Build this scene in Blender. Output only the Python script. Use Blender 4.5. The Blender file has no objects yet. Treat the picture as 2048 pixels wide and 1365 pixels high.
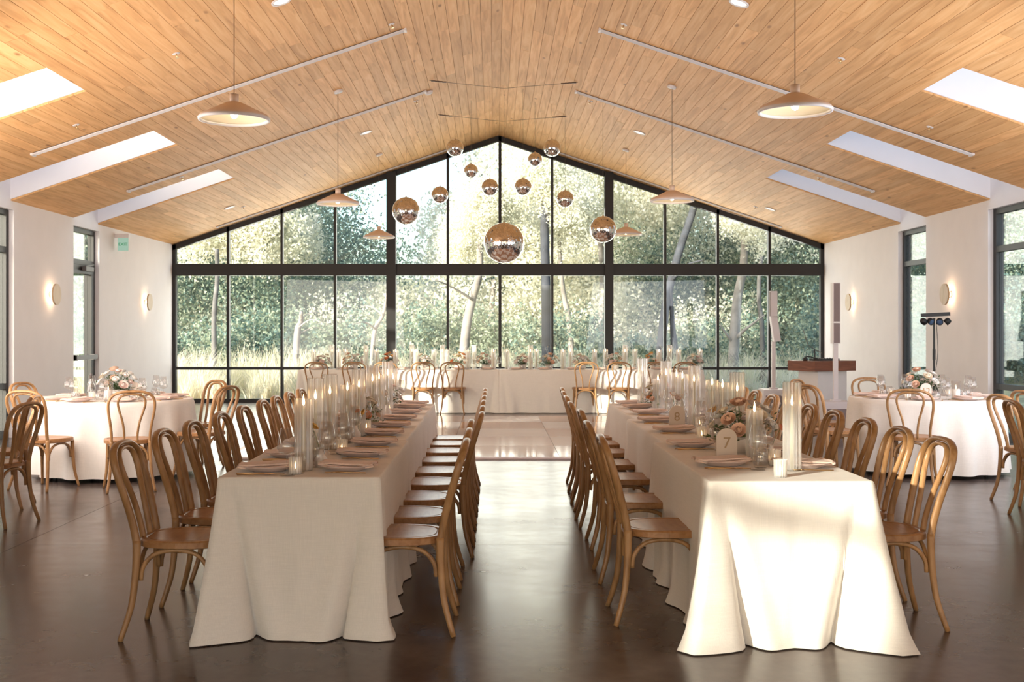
import bpy, math, random
import numpy as np
from mathutils import Vector, Matrix
S = bpy.context.scene
COL = S.collection
PI = math.pi
R = random.Random(7)

# ------------------------------------------------------------------ camera, world, sun, lights, exposure
FPX, CX, CY, CAMZ = 2300.0, 988.0, 663.0, 1.44
cd = bpy.data.cameras.new('camera'); cam = bpy.data.objects.new('camera', cd); COL.objects.link(cam)
cam.location = (0, 0, CAMZ); cam.rotation_euler = (PI/2, 0, 0)
cd.sensor_width = 36; cd.lens = FPX/2048*36
cd.shift_x = (1024-CX)/2048; cd.shift_y = -(682.5-CY)/2048
cd.clip_end = 400
cd.dof.use_dof = True; cd.dof.focus_distance = 7.6; cd.dof.aperture_fstop = 7.0
S.camera = cam
SUN_H = Vector((0.714, 0.70, -0.175)).normalized()      # direction the sunlight travels
w = bpy.data.worlds.new('world'); S.world = w; w.use_nodes = True
nt = w.node_tree; bg = nt.nodes['Background']
sky = nt.nodes.new('ShaderNodeTexSky'); sky.sky_type = 'NISHITA'; sky.sun_disc = False
sky.sun_elevation = math.radians(24); sky.sun_rotation = math.radians(224); sky.air_density = 1.0; sky.dust_density = 2.2
nt.links.new(sky.outputs[0], bg.inputs[0]); bg.inputs[1].default_value = 0.62
def lamp(name, kind, loc, energy, color, **k):
    l = bpy.data.lights.new(name, kind); l.energy = energy; l.color = color
    for a, v in k.items(): setattr(l, a, v)
    o = bpy.data.objects.new(name, l); COL.objects.link(o); o.location = loc; return o
sun = lamp('sun', 'SUN', (-20, -20, 12), 12.5, (1.0, 0.89, 0.75), angle=math.radians(0.9))
sun.rotation_euler = SUN_H.to_track_quat('-Z', 'Y').to_euler()
def area(name, loc, direction, sx, sy, energy, color):
    o = lamp(name, 'AREA', loc, energy, color, shape='RECTANGLE', size=sx, size_y=sy, specular_factor=0.03)
    o.rotation_euler = Vector(direction).to_track_quat('-Z', 'Y').to_euler(); return o
area('rear_fill', (0.1, -6.7, 1.9), (0, 1, 0.6), 11.5, 3.2, 62, (1.0, 0.92, 0.87))  # added fill behind the camera for surfaces that face it
area('left_fill', (-6.3, 10.6, 1.9), (1, 1.7, 0.45), 7.6, 2.4, 450, (1.0, 0.88, 0.80))  # unseen fill panel added to brighten the far room
area('right_fill', (6.45, 10.2, 1.9), (-1, 1.7, 0.45), 7.6, 2.4, 330, (0.9, 0.92, 1.0))  # cooler fill panel added on the right, also out of view
gw = area('glass_wall_daylight', (0.1, 23.75, 2.2), (0, -1, -0.3), 12.4, 3.6, 700, (1.0, 0.94, 0.87)); gw.data.specular_factor = 0.0
S.view_settings.view_transform = 'Standard'; S.view_settings.look = 'None'
S.view_settings.exposure = -0.2; S.view_settings.gamma = 1.0; S.view_settings.use_curve_mapping = False
S.cycles.transparent_max_bounces = 24; S.cycles.max_bounces = 8; S.cycles.sample_clamp_indirect = 6.0
S.cycles.use_denoising = True

def at(px, py, d):
    """point of the place seen at pixel (px,py) at distance d along the room"""
    return Vector(((px-CX)*d/FPX, d, CAMZ+(CY-py)*d/FPX))

# ------------------------------------------------------------------ materials
def newmat(name):
    m = bpy.data.materials.new(name); m.use_nodes = True
    return m, m.node_tree, m.node_tree.nodes['Principled BSDF']
def rampn(t, src, stops):
    r = t.nodes.new('ShaderNodeValToRGB'); e = r.color_ramp.elements
    while len(e) < len(stops): e.new(0.5)
    for i, (p, c) in enumerate(stops): e[i].position = p; e[i].color = (*c, 1)
    t.links.new(src, r.inputs[0]); return r.outputs[0]
def noise(t, vec, scale, detail=3, rough=0.5):
    n = t.nodes.new('ShaderNodeTexNoise'); n.inputs['Scale'].default_value = scale
    n.inputs['Detail'].default_value = detail; n.inputs['Roughness'].default_value = rough
    if vec is not None: t.links.new(vec, n.inputs['Vector'])
    return n.outputs[0]
def mapping(t, scale=(1, 1, 1), coord='Object'):
    c = t.nodes.new('ShaderNodeTexCoord'); m = t.nodes.new('ShaderNodeMapping'); m.inputs['Scale'].default_value = scale
    t.links.new(c.outputs[coord], m.inputs[0]); return m.outputs[0]
def bump(t, p, h, strength, dist=0.01):
    b = t.nodes.new('ShaderNodeBump'); b.inputs['Strength'].default_value = strength; b.inputs['Distance'].default_value = dist
    t.links.new(h, b.inputs['Height']); t.links.new(b.outputs[0], p.inputs['Normal'])
def plain(name, c, rough=0.5, metal=0.0, var=0.06, scale=8, emit=None, es=0, sheen=0):
    m, t, p = newmat(name)
    n = noise(t, mapping(t), scale)
    lo = tuple(max(0, x*(1-var)) for x in c); hi = tuple(min(1, x*(1+var)) for x in c)
    t.links.new(rampn(t, n, [(0.3, lo), (0.7, hi)]), p.inputs['Base Color'])
    p.inputs['Roughness'].default_value = rough; p.inputs['Metallic'].default_value = metal
    if emit: p.inputs['Emission Color'].default_value = (*emit, 1); p.inputs['Emission Strength'].default_value = es
    if sheen: p.inputs['Sheen Weight'].default_value = sheen
    return m
def wood(name, a, b, c, grain=(18, 18, 1.6), rough=0.42, island=True, offset=True, knots=False, spec=0.4):
    m, t, p = newmat(name)
    L = t.links.new
    co = t.nodes.new('ShaderNodeTexCoord').outputs['Object']
    oi = t.nodes.new('ShaderNodeObjectInfo').outputs['Random']; ge = t.nodes.new('ShaderNodeNewGeometry').outputs['Random Per Island']
    ad = t.nodes.new('ShaderNodeMath'); L(oi, ad.inputs[0]); L(ge, ad.inputs[1])
    fr = t.nodes.new('ShaderNodeMath'); fr.operation = 'FRACT'; L(ad.outputs[0], fr.inputs[0])
    mu = t.nodes.new('ShaderNodeMath'); mu.operation = 'MULTIPLY'; L(fr.outputs[0], mu.inputs[0]); mu.inputs[1].default_value = 37.0
    va = t.nodes.new('ShaderNodeVectorMath'); L(co, va.inputs[0]); L(mu.outputs[0], va.inputs[1])
    mp = t.nodes.new('ShaderNodeMapping'); mp.inputs['Scale'].default_value = grain; L(va.outputs[0], mp.inputs[0])
    n = t.nodes.new('ShaderNodeTexNoise'); n.inputs['Scale'].default_value = 1; n.inputs['Detail'].default_value = 5; n.inputs['Distortion'].default_value = 1.2
    L(mp.outputs[0], n.inputs['Vector'])
    col = rampn(t, n.outputs[0], [(0.28, a), (0.5, b), (0.75, c)])
    hs = t.nodes.new('ShaderNodeHueSaturation'); L(col, hs.inputs['Color'])
    mr = t.nodes.new('ShaderNodeMapRange'); L(fr.outputs[0], mr.inputs[0]); mr.inputs[3].default_value = 0.89; mr.inputs[4].default_value = 1.09
    L(mr.outputs[0], hs.inputs['Value'])
    out = hs.outputs[0]
    if knots:
        v = t.nodes.new('ShaderNodeTexVoronoi'); v.inputs['Scale'].default_value = 1.0
        m2 = t.nodes.new('ShaderNodeMapping'); m2.inputs['Scale'].default_value = (3.2, 1.1, 3.2); L(va.outputs[0], m2.inputs[0]); L(m2.outputs[0], v.inputs['Vector'])
        k = rampn(t, v.outputs['Distance'], [(0.03, (0.35, 0.24, 0.18)), (0.09, (1, 1, 1))])
        mx = t.nodes.new('ShaderNodeMixRGB'); mx.blend_type = 'MULTIPLY'; mx.inputs[0].default_value = 0.8; L(out, mx.inputs[1]); L(k, mx.inputs[2]); out = mx.outputs[0]
    L(out, p.inputs['Base Color']); p.inputs['Roughness'].default_value = rough; p.inputs['Specular IOR Level'].default_value = spec
    bump(t, p, n.outputs[0], 0.08)
    return m
def glass(name, tint=(0.97, 0.99, 0.985), ior=1.45, white_mix=0.0, boost=1.0, rough=0.0):
    m = bpy.data.materials.new(name); m.use_nodes = True; t = m.node_tree; t.nodes.clear(); L = t.links.new
    o = t.nodes.new('ShaderNodeOutputMaterial'); tr = t.nodes.new('ShaderNodeBsdfTransparent'); tr.inputs[0].default_value = (*tint, 1)
    gl = t.nodes.new('ShaderNodeBsdfGlossy'); gl.inputs['Roughness'].default_value = rough
    lw = t.nodes.new('ShaderNodeLayerWeight'); lw.inputs[0].default_value = 0.5      # facing: same from both sides of the wall of the glass
    pw = t.nodes.new('ShaderNodeMath'); pw.operation = 'POWER'; pw.inputs[1].default_value = 4.6; L(lw.outputs['Facing'], pw.inputs[0])
    f0 = ((ior-1)/(ior+1))**2*boost
    mm = t.nodes.new('ShaderNodeMath'); mm.operation = 'MULTIPLY_ADD'; mm.use_clamp = True; mm.inputs[1].default_value = 0.75; mm.inputs[2].default_value = f0; L(pw.outputs[0], mm.inputs[0])
    mx = t.nodes.new('ShaderNodeMixShader'); L(mm.outputs[0], mx.inputs[0]); L(tr.outputs[0], mx.inputs[1]); L(gl.outputs[0], mx.inputs[2])
    out = mx.outputs[0]
    if white_mix:
        df = t.nodes.new('ShaderNodeBsdfDiffuse'); df.inputs[0].default_value = (0.9, 0.88, 0.85, 1)  # diffuse white mixed in for background brightness the glass would refract
        m2 = t.nodes.new('ShaderNodeMixShader'); m2.inputs[0].default_value = white_mix; L(out, m2.inputs[1]); L(df.outputs[0], m2.inputs[2]); out = m2.outputs[0]
    L(out, o.inputs[0]); return m
def leafmat(name, stops, trans=0.45, rough=0.6, patch=0.35):
    m, t, p = newmat(name); L = t.links.new
    ge = t.nodes.new('ShaderNodeNewGeometry').outputs['Random Per Island']
    n = noise(t, mapping(t), patch, 3)
    ad = t.nodes.new('ShaderNodeMath'); ad.operation = 'MULTIPLY_ADD'; L(ge, ad.inputs[0]); ad.inputs[1].default_value = 0.45; L(n, ad.inputs[2])
    col = rampn(t, ad.outputs[0], stops)
    L(col, p.inputs['Base Color']); p.inputs['Roughness'].default_value = rough
    tl = t.nodes.new('ShaderNodeBsdfTranslucent'); L(col, tl.inputs[0])
    mx = t.nodes.new('ShaderNodeMixShader'); mx.inputs[0].default_value = trans
    o = t.nodes['Material Output']; L(p.outputs[0], mx.inputs[1]); L(tl.outputs[0], mx.inputs[2]); L(mx.outputs[0], o.inputs[0])
    return m
def emis(name, c, s):
    m = bpy.data.materials.new(name); m.use_nodes = True; t = m.node_tree; t.nodes.clear()
    o = t.nodes.new('ShaderNodeOutputMaterial'); e = t.nodes.new('ShaderNodeEmission'); e.inputs[0].default_value = (*c, 1); e.inputs[1].default_value = s
    t.links.new(e.outputs[0], o.inputs[0]); return m
def fabric(name, c, weave=420, rough=0.9):
    m, t, p = newmat(name)
    n1 = noise(t, mapping(t, (weave, weave, 12)), 1, 2); n2 = noise(t, mapping(t, (12, 12, weave)), 1, 2)
    a = t.nodes.new('ShaderNodeMath'); t.links.new(n1, a.inputs[0]); t.links.new(n2, a.inputs[1])
    t.links.new(rampn(t, a.outputs[0], [(0.35, tuple(x*0.9 for x in c)), (0.65, c)]), p.inputs['Base Color'])
    a.operation = 'AVERAGE' if False else 'MULTIPLY_ADD'; a.inputs[1].default_value = 0.5; a.inputs[2].default_value = 0.25
    h = t.nodes.new('ShaderNodeMath'); t.links.new(n1, h.inputs[0]); t.links.new(n2, h.inputs[1])
    p.inputs['Roughness'].default_value = rough; p.inputs['Sheen Weight'].default_value = 0.15
    bump(t, p, h.outputs[0], 0.25, 0.002)
    return m
MT = {}
MT['ceil'] = wood('pale_oak_boards', (0.60, 0.31, 0.125), (0.76, 0.425, 0.18), (0.85, 0.53, 0.255), grain=(14, 0.9, 14), rough=0.55, knots=True, spec=0.2)
MT['ceil_back'] = plain('board_backing', (0.09, 0.05, 0.03), 0.8)
MT['ceil_rear'] = wood('oak_boards_rear', (0.60, 0.31, 0.125), (0.76, 0.425, 0.18), (0.85, 0.53, 0.255), grain=(8, 0.9, 8))
MT['chair'] = wood('honey_bentwood', (0.25, 0.125, 0.048), (0.355, 0.19, 0.08), (0.45, 0.26, 0.12), grain=(22, 22, 5), rough=0.36)
MT['seat'] = wood('honey_seat_veneer', (0.27, 0.125, 0.045), (0.35, 0.17, 0.068), (0.41, 0.215, 0.09), grain=(5, 26, 26), rough=0.33)
MT['sconce'] = wood('pale_maple', (0.50, 0.36, 0.22), (0.58, 0.43, 0.27), (0.64, 0.49, 0.33), grain=(3, 20, 3), rough=0.5)
MT['walnut'] = wood('red_brown_veneer', (0.13, 0.045, 0.028), (0.19, 0.07, 0.04), (0.24, 0.095, 0.055), grain=(3, 3, 22), rough=0.3)
MT['wall'] = plain('white_plaster', (0.785, 0.745, 0.745), 0.75, var=0.02, scale=3)
MT['frame'] = plain('bronze_black_aluminium', (0.012, 0.011, 0.012), 0.5, 0.0)
MT['pane'] = glass('window_glass', (0.95, 0.985, 0.975), 1.35)
MT['tglass'] = glass('table_glass', (0.955, 0.95, 0.945), 1.5, white_mix=0.015, boost=1.5)
MT['ribbed'] = glass('ribbed_glass', (0.94, 0.935, 0.93), 1.5, white_mix=0.28, boost=2.8)
MT['cloth'] = fabric('ivory_linen', (0.81, 0.76, 0.70))
MT['napkin'] = fabric('blush_linen', (0.80, 0.61, 0.52), 300)
MT['plate'] = plain('blush_stoneware', (0.70, 0.56, 0.52), 0.3, var=0.03)
MT['gold'] = plain('brushed_gold', (0.62, 0.43, 0.22), 0.3, 1.0)
MT['wax'] = plain('sage_beige_wax', (0.52, 0.47, 0.30), 0.5, emit=(0.6, 0.4, 0.2), es=0.05)
MT['whitewax'] = plain('white_wax', (0.85, 0.8, 0.74), 0.5, emit=(1, 0.7, 0.5), es=0.08)
MT['flame'] = emis('candle_flame', (1.0, 0.62, 0.28), 22)
MT['wick'] = plain('charred_wick', (0.02, 0.015, 0.01), 0.9)
MT['card'] = plain('taupe_card', (0.64, 0.54, 0.47), 0.7, var=0.02)
MT['ink'] = plain('gold_ink', (0.38, 0.25, 0.13), 0.5)
MT['ceramic'] = plain('matt_white_ceramic', (0.75, 0.68, 0.62), 0.6)
MT['stem'] = plain('green_stem', (0.09, 0.15, 0.04), 0.6)
MT['leafy'] = leafmat('arrangement_leaves', [(0.3, (0.02, 0.045, 0.012)), (0.6, (0.05, 0.10, 0.03)), (0.95, (0.13, 0.18, 0.07))], 0.25, patch=9)
BL = {'peach': (0.84, 0.55, 0.40), 'blush': (0.84, 0.66, 0.60), 'cream': (0.85, 0.74, 0.58), 'white': (0.85, 0.80, 0.75), 'orange': (0.78, 0.28, 0.10), 'yellow': (0.80, 0.47, 0.11), 'coral': (0.78, 0.25, 0.15)}
for k, c in BL.items(): MT['b_'+k] = plain('petal_'+k, c, 0.6, var=0.12, scale=40)
MT['mirror'] = plain('mirror_tile', (0.93, 0.93, 0.93), 0.02, 1.0, var=0.0)
MT['black'] = plain('matt_black', (0.012, 0.012, 0.013), 0.5)
MT['grey'] = plain('dark_grey', (0.10, 0.09, 0.09), 0.5)
MT['shade'] = plain('ceiling_tinted_enamel', (0.76, 0.60, 0.48), 0.5, var=0.02)  # warm light from the ceiling is put into the lampshade colour
MT['shade_in'] = plain('cream_enamel', (0.82, 0.72, 0.52), 0.6, var=0.02)
MT['whitemetal'] = plain('white_metal', (0.74, 0.70, 0.69), 0.45, var=0.02)
MT['spk'] = plain('white_speaker_shell', (0.66, 0.60, 0.60), 0.5, var=0.02)
MT['grille'] = plain('taupe_speaker_grille', (0.23, 0.175, 0.17), 0.7, var=0.1, scale=300)
MT['bulb'] = emis('lamp_bulb', (1, 0.78, 0.52), 45)
MT['down'] = emis('downlight_lens', (1, 0.86, 0.70), 2.2)
MT['glow'] = emis('sconce_led', (1, 0.70, 0.45), 70)
MT['wire'] = plain('steel_wire', (0.16, 0.12, 0.09), 0.4, 0.6)
MT['green'] = emis('exit_green', (0.03, 0.30, 0.10), 0.9)
MT['exitface'] = emis('exit_face', (0.55, 0.80, 0.62), 0.75)
MT['parlens'] = plain('blue_lens', (0.10, 0.16, 0.30), 0.15, 0.2)
MT['tile_w'] = plain('white_gloss_dance_tile', (0.66, 0.60, 0.58), 0.07, var=0.03, scale=2)
MT['tile_t'] = plain('tan_gloss_dance_tile', (0.40, 0.24, 0.17), 0.12, var=0.03, scale=2)
MT['trim'] = plain('pink_white_edge', (0.62, 0.50, 0.47), 0.4)
MT['bark'] = plain('grey_bark', (0.13, 0.125, 0.125), 0.9, var=0.35, scale=3)
MT['barkdark'] = plain('dark_grey_bark', (0.06, 0.065, 0.08), 0.9, var=0.35, scale=3)
MT['barkpale'] = plain('pale_bark', (0.26, 0.235, 0.22), 0.9, var=0.3, scale=3)
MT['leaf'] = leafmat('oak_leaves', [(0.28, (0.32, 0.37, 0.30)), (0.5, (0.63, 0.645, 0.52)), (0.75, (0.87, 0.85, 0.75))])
MT['leaf2'] = leafmat('shaded_leaves', [(0.38, (0.07, 0.14, 0.145)), (0.62, (0.15, 0.25, 0.23)), (0.88, (0.44, 0.50, 0.38))])  # darker teal leaf copy, woodland shade put into its colour
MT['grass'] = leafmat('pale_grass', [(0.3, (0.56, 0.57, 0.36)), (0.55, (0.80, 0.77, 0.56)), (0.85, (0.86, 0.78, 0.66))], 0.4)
MT['soil'] = plain('meadow_ground', (0.30, 0.29, 0.16), 0.95, var=0.4, scale=2)
# polished concrete
m, t, p = newmat('polished_concrete')
co = mapping(t)
n = noise(t, co, 0.9, 6, 0.65); n2 = noise(t, co, 7, 5, 0.6)
ad = t.nodes.new('ShaderNodeMath'); ad.operation = 'MULTIPLY_ADD'; t.links.new(n2, ad.inputs[0]); ad.inputs[1].default_value = 0.35; t.links.new(n, ad.inputs[2])
t.links.new(rampn(t, ad.outputs[0], [(0.45, (0.072, 0.052, 0.044)), (0.68, (0.105, 0.080, 0.069)), (0.9, (0.145, 0.115, 0.10))]), p.inputs['Base Color'])
mr = t.nodes.new('ShaderNodeMapRange'); t.links.new(ad.outputs[0], mr.inputs[0]); mr.inputs[1].default_value = 0.4; mr.inputs[2].default_value = 0.95; mr.inputs[3].default_value = 0.17; mr.inputs[4].default_value = 0.30
t.links.new(mr.outputs[0], p.inputs['Roughness']); p.inputs['IOR'].default_value = 1.42; p.inputs['Specular IOR Level'].default_value = 0.33
bump(t, p, n2, 0.012, 0.01)
MT['floor'] = m

# ------------------------------------------------------------------ mesh helpers
class MB:
    def __init__(s): s.v = []; s.f = []
    def add(s, vs, fs):
        k = len(s.v); s.v += [tuple(x) for x in vs]; s.f += [tuple(i+k for i in f) for f in fs]; return s
    def box(s, cx, cy, cz, sx, sy, sz, rz=0.0):
        c, d = math.cos(rz), math.sin(rz); vs = []
        for z in (-.5, .5):
            for x, y in ((-.5, -.5), (.5, -.5), (.5, .5), (-.5, .5)):
                X, Y = x*sx, y*sy; vs.append((cx+X*c-Y*d, cy+X*d+Y*c, cz+z*sz))
        return s.add(vs, [(3, 2, 1, 0), (4, 5, 6, 7), (0, 1, 5, 4), (1, 2, 6, 5), (2, 3, 7, 6), (3, 0, 4, 7)])
    def span(s, x0, x1, y0, y1, z0, z1): return s.box((x0+x1)/2, (y0+y1)/2, (z0+z1)/2, abs(x1-x0), abs(y1-y0), abs(z1-z0))
    def bar(s, a, b, wa, wb, up=(0, 0, 1)):
        a, b = Vector(a), Vector(b); T = (b-a).normalized(); U = Vector(up); N = T.cross(U).normalized(); U = N.cross(T)
        vs = [p+N*i*wa/2+U*j*wb/2 for p in (a, b) for i, j in ((-1, -1), (1, -1), (1, 1), (-1, 1))]
        return s.add(vs, [(0, 1, 2, 3), (7, 6, 5, 4), (0, 4, 5, 1), (1, 5, 6, 2), (2, 6, 7, 3), (3, 7, 4, 0)])
    def prism(s, pts, off):
        n = len(pts); off = Vector(off); vs = [Vector(q) for q in pts]+[Vector(q)+off for q in pts]
        return s.add(vs, [tuple(range(n-1, -1, -1)), tuple(range(n, 2*n))]+[(i, (i+1) % n, n+(i+1) % n, n+i) for i in range(n)])
    def tube(s, path, rb, rn, n=10, ref=(0, 1, 0)):
        P = [Vector(q) for q in path]; vs = []; m = len(P); ref = Vector(ref)
        for i, q in enumerate(P):
            T = (P[min(i+1, m-1)]-P[max(i-1, 0)]).normalized()
            B = (ref-T*ref.dot(T))
            if B.length < 1e-4: B = Vector((1, 0, 0))-T*T.x
            B.normalize(); N = B.cross(T)
            u = i/(m-1); a = rb(u) if callable(rb) else rb; b = rn(u) if callable(rn) else rn
            for k in range(n):
                h = 2*PI*k/n; vs.append(q+B*math.cos(h)*a+N*math.sin(h)*b)
        fs = [(i*n+k, i*n+(k+1) % n, (i+1)*n+(k+1) % n, (i+1)*n+k) for i in range(m-1) for k in range(n)]
        fs += [tuple(range(n-1, -1, -1)), tuple((m-1)*n+k for k in range(n))]
        return s.add(vs, fs)
    def lathe(s, prof, n=24, c=(0, 0, 0), rib=0.0, tilt=None):
        vs = []; fs = []; idx = []
        for r, z in prof:
            if r < 1e-6: idx.append([len(vs)]*n); vs.append((c[0], c[1], c[2]+z))
            else:
                idx.append(list(range(len(vs), len(vs)+n)))
                for k in range(n):
                    h = 2*PI*k/n; q = r*(1+(rib if k % 2 else -rib)); vs.append((c[0]+q*math.cos(h), c[1]+q*math.sin(h), c[2]+z))
        for a, b in zip(idx, idx[1:]):
            for k in range(n):
                f = []
                for i in (a[k], a[(k+1) % n], b[(k+1) % n], b[k]):
                    if i not in f: f.append(i)
                if len(f) > 2: fs.append(tuple(f))
        return s.add(vs, fs)
def mesh(name, mb, mat, smooth=False):
    me = bpy.data.meshes.new(name); me.from_pydata(mb.v, [], mb.f); me.materials.append(MT[mat])
    if smooth: me.shade_smooth()
    me.update(); return me
def obj(name, me, parent=None, loc=(0, 0, 0), rz=0.0, **props):
    o = bpy.data.objects.new(name, me); COL.objects.link(o); o.location = loc; o.rotation_euler = (0, 0, rz)
    if parent: o.parent = parent
    for k, v in props.items():
        if v is not None: o[k] = v
    return o
def build(name, mb, mat, parent=None, smooth=False, loc=(0, 0, 0), rz=0.0, **props):
    return obj(name, mesh(name, mb, mat, smooth), parent, loc, rz, **props)
def thing(name, label, cat, loc=(0, 0, 0), rz=0.0, group=None):
    return obj(name, None, None, loc, rz, label=label, category=cat, group=group)
def copy_tree(o, parent=None):
    c = o.copy(); COL.objects.link(c)
    if parent: c.parent = parent
    for ch in list(KIDS.get(o.name, [])): copy_tree(ch, c)
    return c
KIDS = {}
def index_kids():
    KIDS.clear()
    for o in bpy.data.objects:
        if o.parent: KIDS.setdefault(o.parent.name, []).append(o)
class Proto:
    """first use moves the built thing itself, later uses copy it with its parts"""
    def __init__(s, o): s.o = o; s.used = False; s.kids = [c for c in o.children]; s.k2 = {c.name: list(c.children) for c in s.kids}
    def put(s, loc, rz, label, group=None, scale=1.0):
        if not s.used: r = s.o; s.used = True
        else:
            r = s.o.copy(); COL.objects.link(r)
            for c in s.kids:
                d = c.copy(); COL.objects.link(d); d.parent = r
                for e in s.k2[c.name]:
                    g = e.copy(); COL.objects.link(g); g.parent = d
        r.location = loc; r.rotation_euler = (0, 0, rz); r.scale = (scale,)*3; r['label'] = label
        if group: r['group'] = group
        elif 'group' in r: del r['group']
        return r
def struct(name, mb, mat, parent=None, smooth=False):
    o = build(name, mb, mat, parent, smooth)
    if parent is None: o['kind'] = 'structure'
    return o
def smoothpath(pts, n=4, closed=False):
    P = [Vector(q) for q in pts]; out = []
    for i in range(len(P)-1):
        p0, p1, p2, p3 = P[max(i-1, 0)], P[i], P[i+1], P[min(i+2, len(P)-1)]
        for k in range(n):
            u = k/n; out.append(0.5*((2*p1)+(p2-p0)*u+(2*p0-5*p1+4*p2-p3)*u*u+(3*p1-p0-3*p2+p3)*u**3))
    out.append(P[-1]); return out
ORD = ['first', 'second', 'third', 'fourth', 'fifth', 'sixth', 'seventh', 'eighth', 'ninth', 'tenth', 'eleventh', 'twelfth', 'thirteenth', 'fourteenth',
       'fifteenth', 'sixteenth', 'seventeenth', 'eighteenth', 'nineteenth', 'twentieth'] + ['twenty-'+a for a in ('first', 'second', 'third', 'fourth', 'fifth', 'sixth', 'seventh', 'eighth', 'ninth')] + ['thirtieth'] + ['thirty-'+a for a in ('first', 'second', 'third', 'fourth', 'fifth', 'sixth')]

# ------------------------------------------------------------------ room shell
XL, XR, XC, YG, YR = -6.49, 6.66, 0.10, 23.3, -7.0
RZ, SL = 5.40, 0.335
def cz(x): return RZ-SL*abs(x-XC)
SKY = [(17.75, 18.85), (14.35, 15.45), (10.92, 11.98), (7.5, 8.6)]
SKX = 4.35                                             # skylights reach from the wall up to this distance from the ridge line
LWIN = [(17.75, 18.9), (14.35, 15.55), (10.95, 12.05), (-3.2, -2.0)]
RWIN = [(17.73, 18.95), (14.3, 15.5), (10.95, 12.05)]
HEAD = 3.08
# floor of poured slabs with a shallow joint
fl = struct('floor', MB().span(XL-0.4, XR+0.4, YR-0.3, YG+0.2, -0.25, -0.02), 'grey')
J = [YR-0.2, -0.6, 7.75, 16.1, YG+0.15]
for a, b in zip(J, J[1:]):
    for x0, x1 in ((XL-0.35, -3.2), (-3.2, XR+0.35)): build('slab', MB().span(x0+0.002, x1-0.002, a+0.002, b-0.002, -0.02, 0), 'floor', fl)
def side_wall(name, x, sgn, wins):
    mb = MB(); xo = x+sgn*0.19; ys = YR
    for a, b in sorted(wins):
        mb.span(x, xo, ys, a, 0, HEAD); ys = b
    mb.span(x, xo, ys, YG+0.1, 0, HEAD)
    mb.span(x, xo, YR, YG+0.1, HEAD, cz(x)+1.3)
    return struct(name, mb, 'wall')
side_wall('wall_left', XL, -1, LWIN); side_wall('wall_right', XR, 1, RWIN)
mb = MB(); mb.span(XL-0.3, XR+0.3, YR-0.3, YR, 0, 0.3); mb.span(XL-0.3, XR+0.3, YR-0.3, YR, 3.6, 5.6); mb.span(XL-0.3, XL+0.5, YR-0.3, YR, 0, 5); mb.span(XR-0.5, XR+0.3, YR-0.3, YR, 0, 5)
struct('wall_rear', mb, 'wall')
# ceiling: backing slab, white skylight shafts and oak boards
mb = MB(); TH = 0.16
def slope_box(m, s, u0, u1, y0, y1, z0, z1):
    """slab between distances u0..u1 from the ridge line on side s, z0..z1 above the board face"""
    q = []
    for u, y in ((u0, y0), (u1, y0), (u1, y1), (u0, y1)): q.append((XC+s*u, y, RZ-SL*u+z0))
    if s < 0: q.reverse()
    m.prism(q, (0, 0, z1-z0))
for s, W in ((-1, XC-XL), (1, XR-XC)):
    slope_box(mb, s, -0.02, SKX, YR, YG+0.12, 0.022, TH)
    ys = YR
    for a, b in sorted(SKY): slope_box(mb, s, SKX, W+0.1, ys, a, 0.022, TH); ys = b
    slope_box(mb, s, SKX, W+0.1, ys, YG+0.12, 0.022, TH)
ceil = struct('ceiling', mb, 'ceil_rear')
mb = MB()
for s, W in ((-1, XC-XL), (1, XR-XC)):
    for a, b in SKY:
        x0, x1 = XC+s*SKX, XC+s*(W-0.001)
        for y0, y1 in ((a, a+0.02), (b-0.02, b)):
            mb.prism([(x0, y0, cz(x0)+0.022), (x1, y0, cz(x1)+0.022), (x1, y0, cz(x1)+1.0), (x0, y0, cz(x0)+1.0)], (0, y1-y0, 0))
        mb.span(x0, x0+s*0.02, a, b, cz(x0)+0.018, cz(x0)+1.0)
shaft = build('skylight_shaft', mb, 'wall', ceil)
for s in (-1, 1):
    for a, b in SKY:
        x0, x1 = XC+s*SKX, XC+s*6.5
        build('skylight_pane', MB().prism([(x0, a, cz(x0)+0.95), (x1, a, cz(x1)+0.95), (x1, b, cz(x1)+0.95), (x0, b, cz(x0)+0.95)], (0, 0, 0.012)), 'pane', ceil)
BW = 0.1318
boards = []
for s, W in ((-1, XC-XL), (1, XR-XC)):
    k = 0; u = 0.0
    while u < W-0.01:
        u1 = min(u+BW, W)
        if u1 > SKX-0.05 and u >= SKX-0.07: segs = []; ys = 7.0
        if u >= SKX-0.07:
            segs = []; ys = 7.0
            for a, b in sorted(SKY):
                if a > ys: segs.append((ys, a))
                ys = b
            segs.append((ys, YG+0.1))
        else: segs = [(7.0, YG+0.1)]
        for a, b in segs:
            y = a
            first = True
            while y < b-0.01:
                L = R.uniform(1.6, 4.2) if not first else R.uniform(0.5, 3.6)
                first = False
                y1 = b if y+L > b-0.4 else y+L
                boards.append((s, u, u1, y, y1)); y = y1
        u += BW
def board_visible(bd):
    s, u0, u1, y0, y1 = bd; x = XC+s*(u0+u1)/2
    py = CY-(cz(x)-CAMZ)*FPX/y1; px = CX+x*FPX/y1
    return py > -5 and -5 < px < 2053
vis = [b for b in boards if board_visible(b)]
vis.sort(key=lambda b: -(b[4]-b[3])*(b[2]-b[1])/(((b[3]+b[4])/2)**3))
own = set(map(id, vis[:298]))
mbr = MB()
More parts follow.
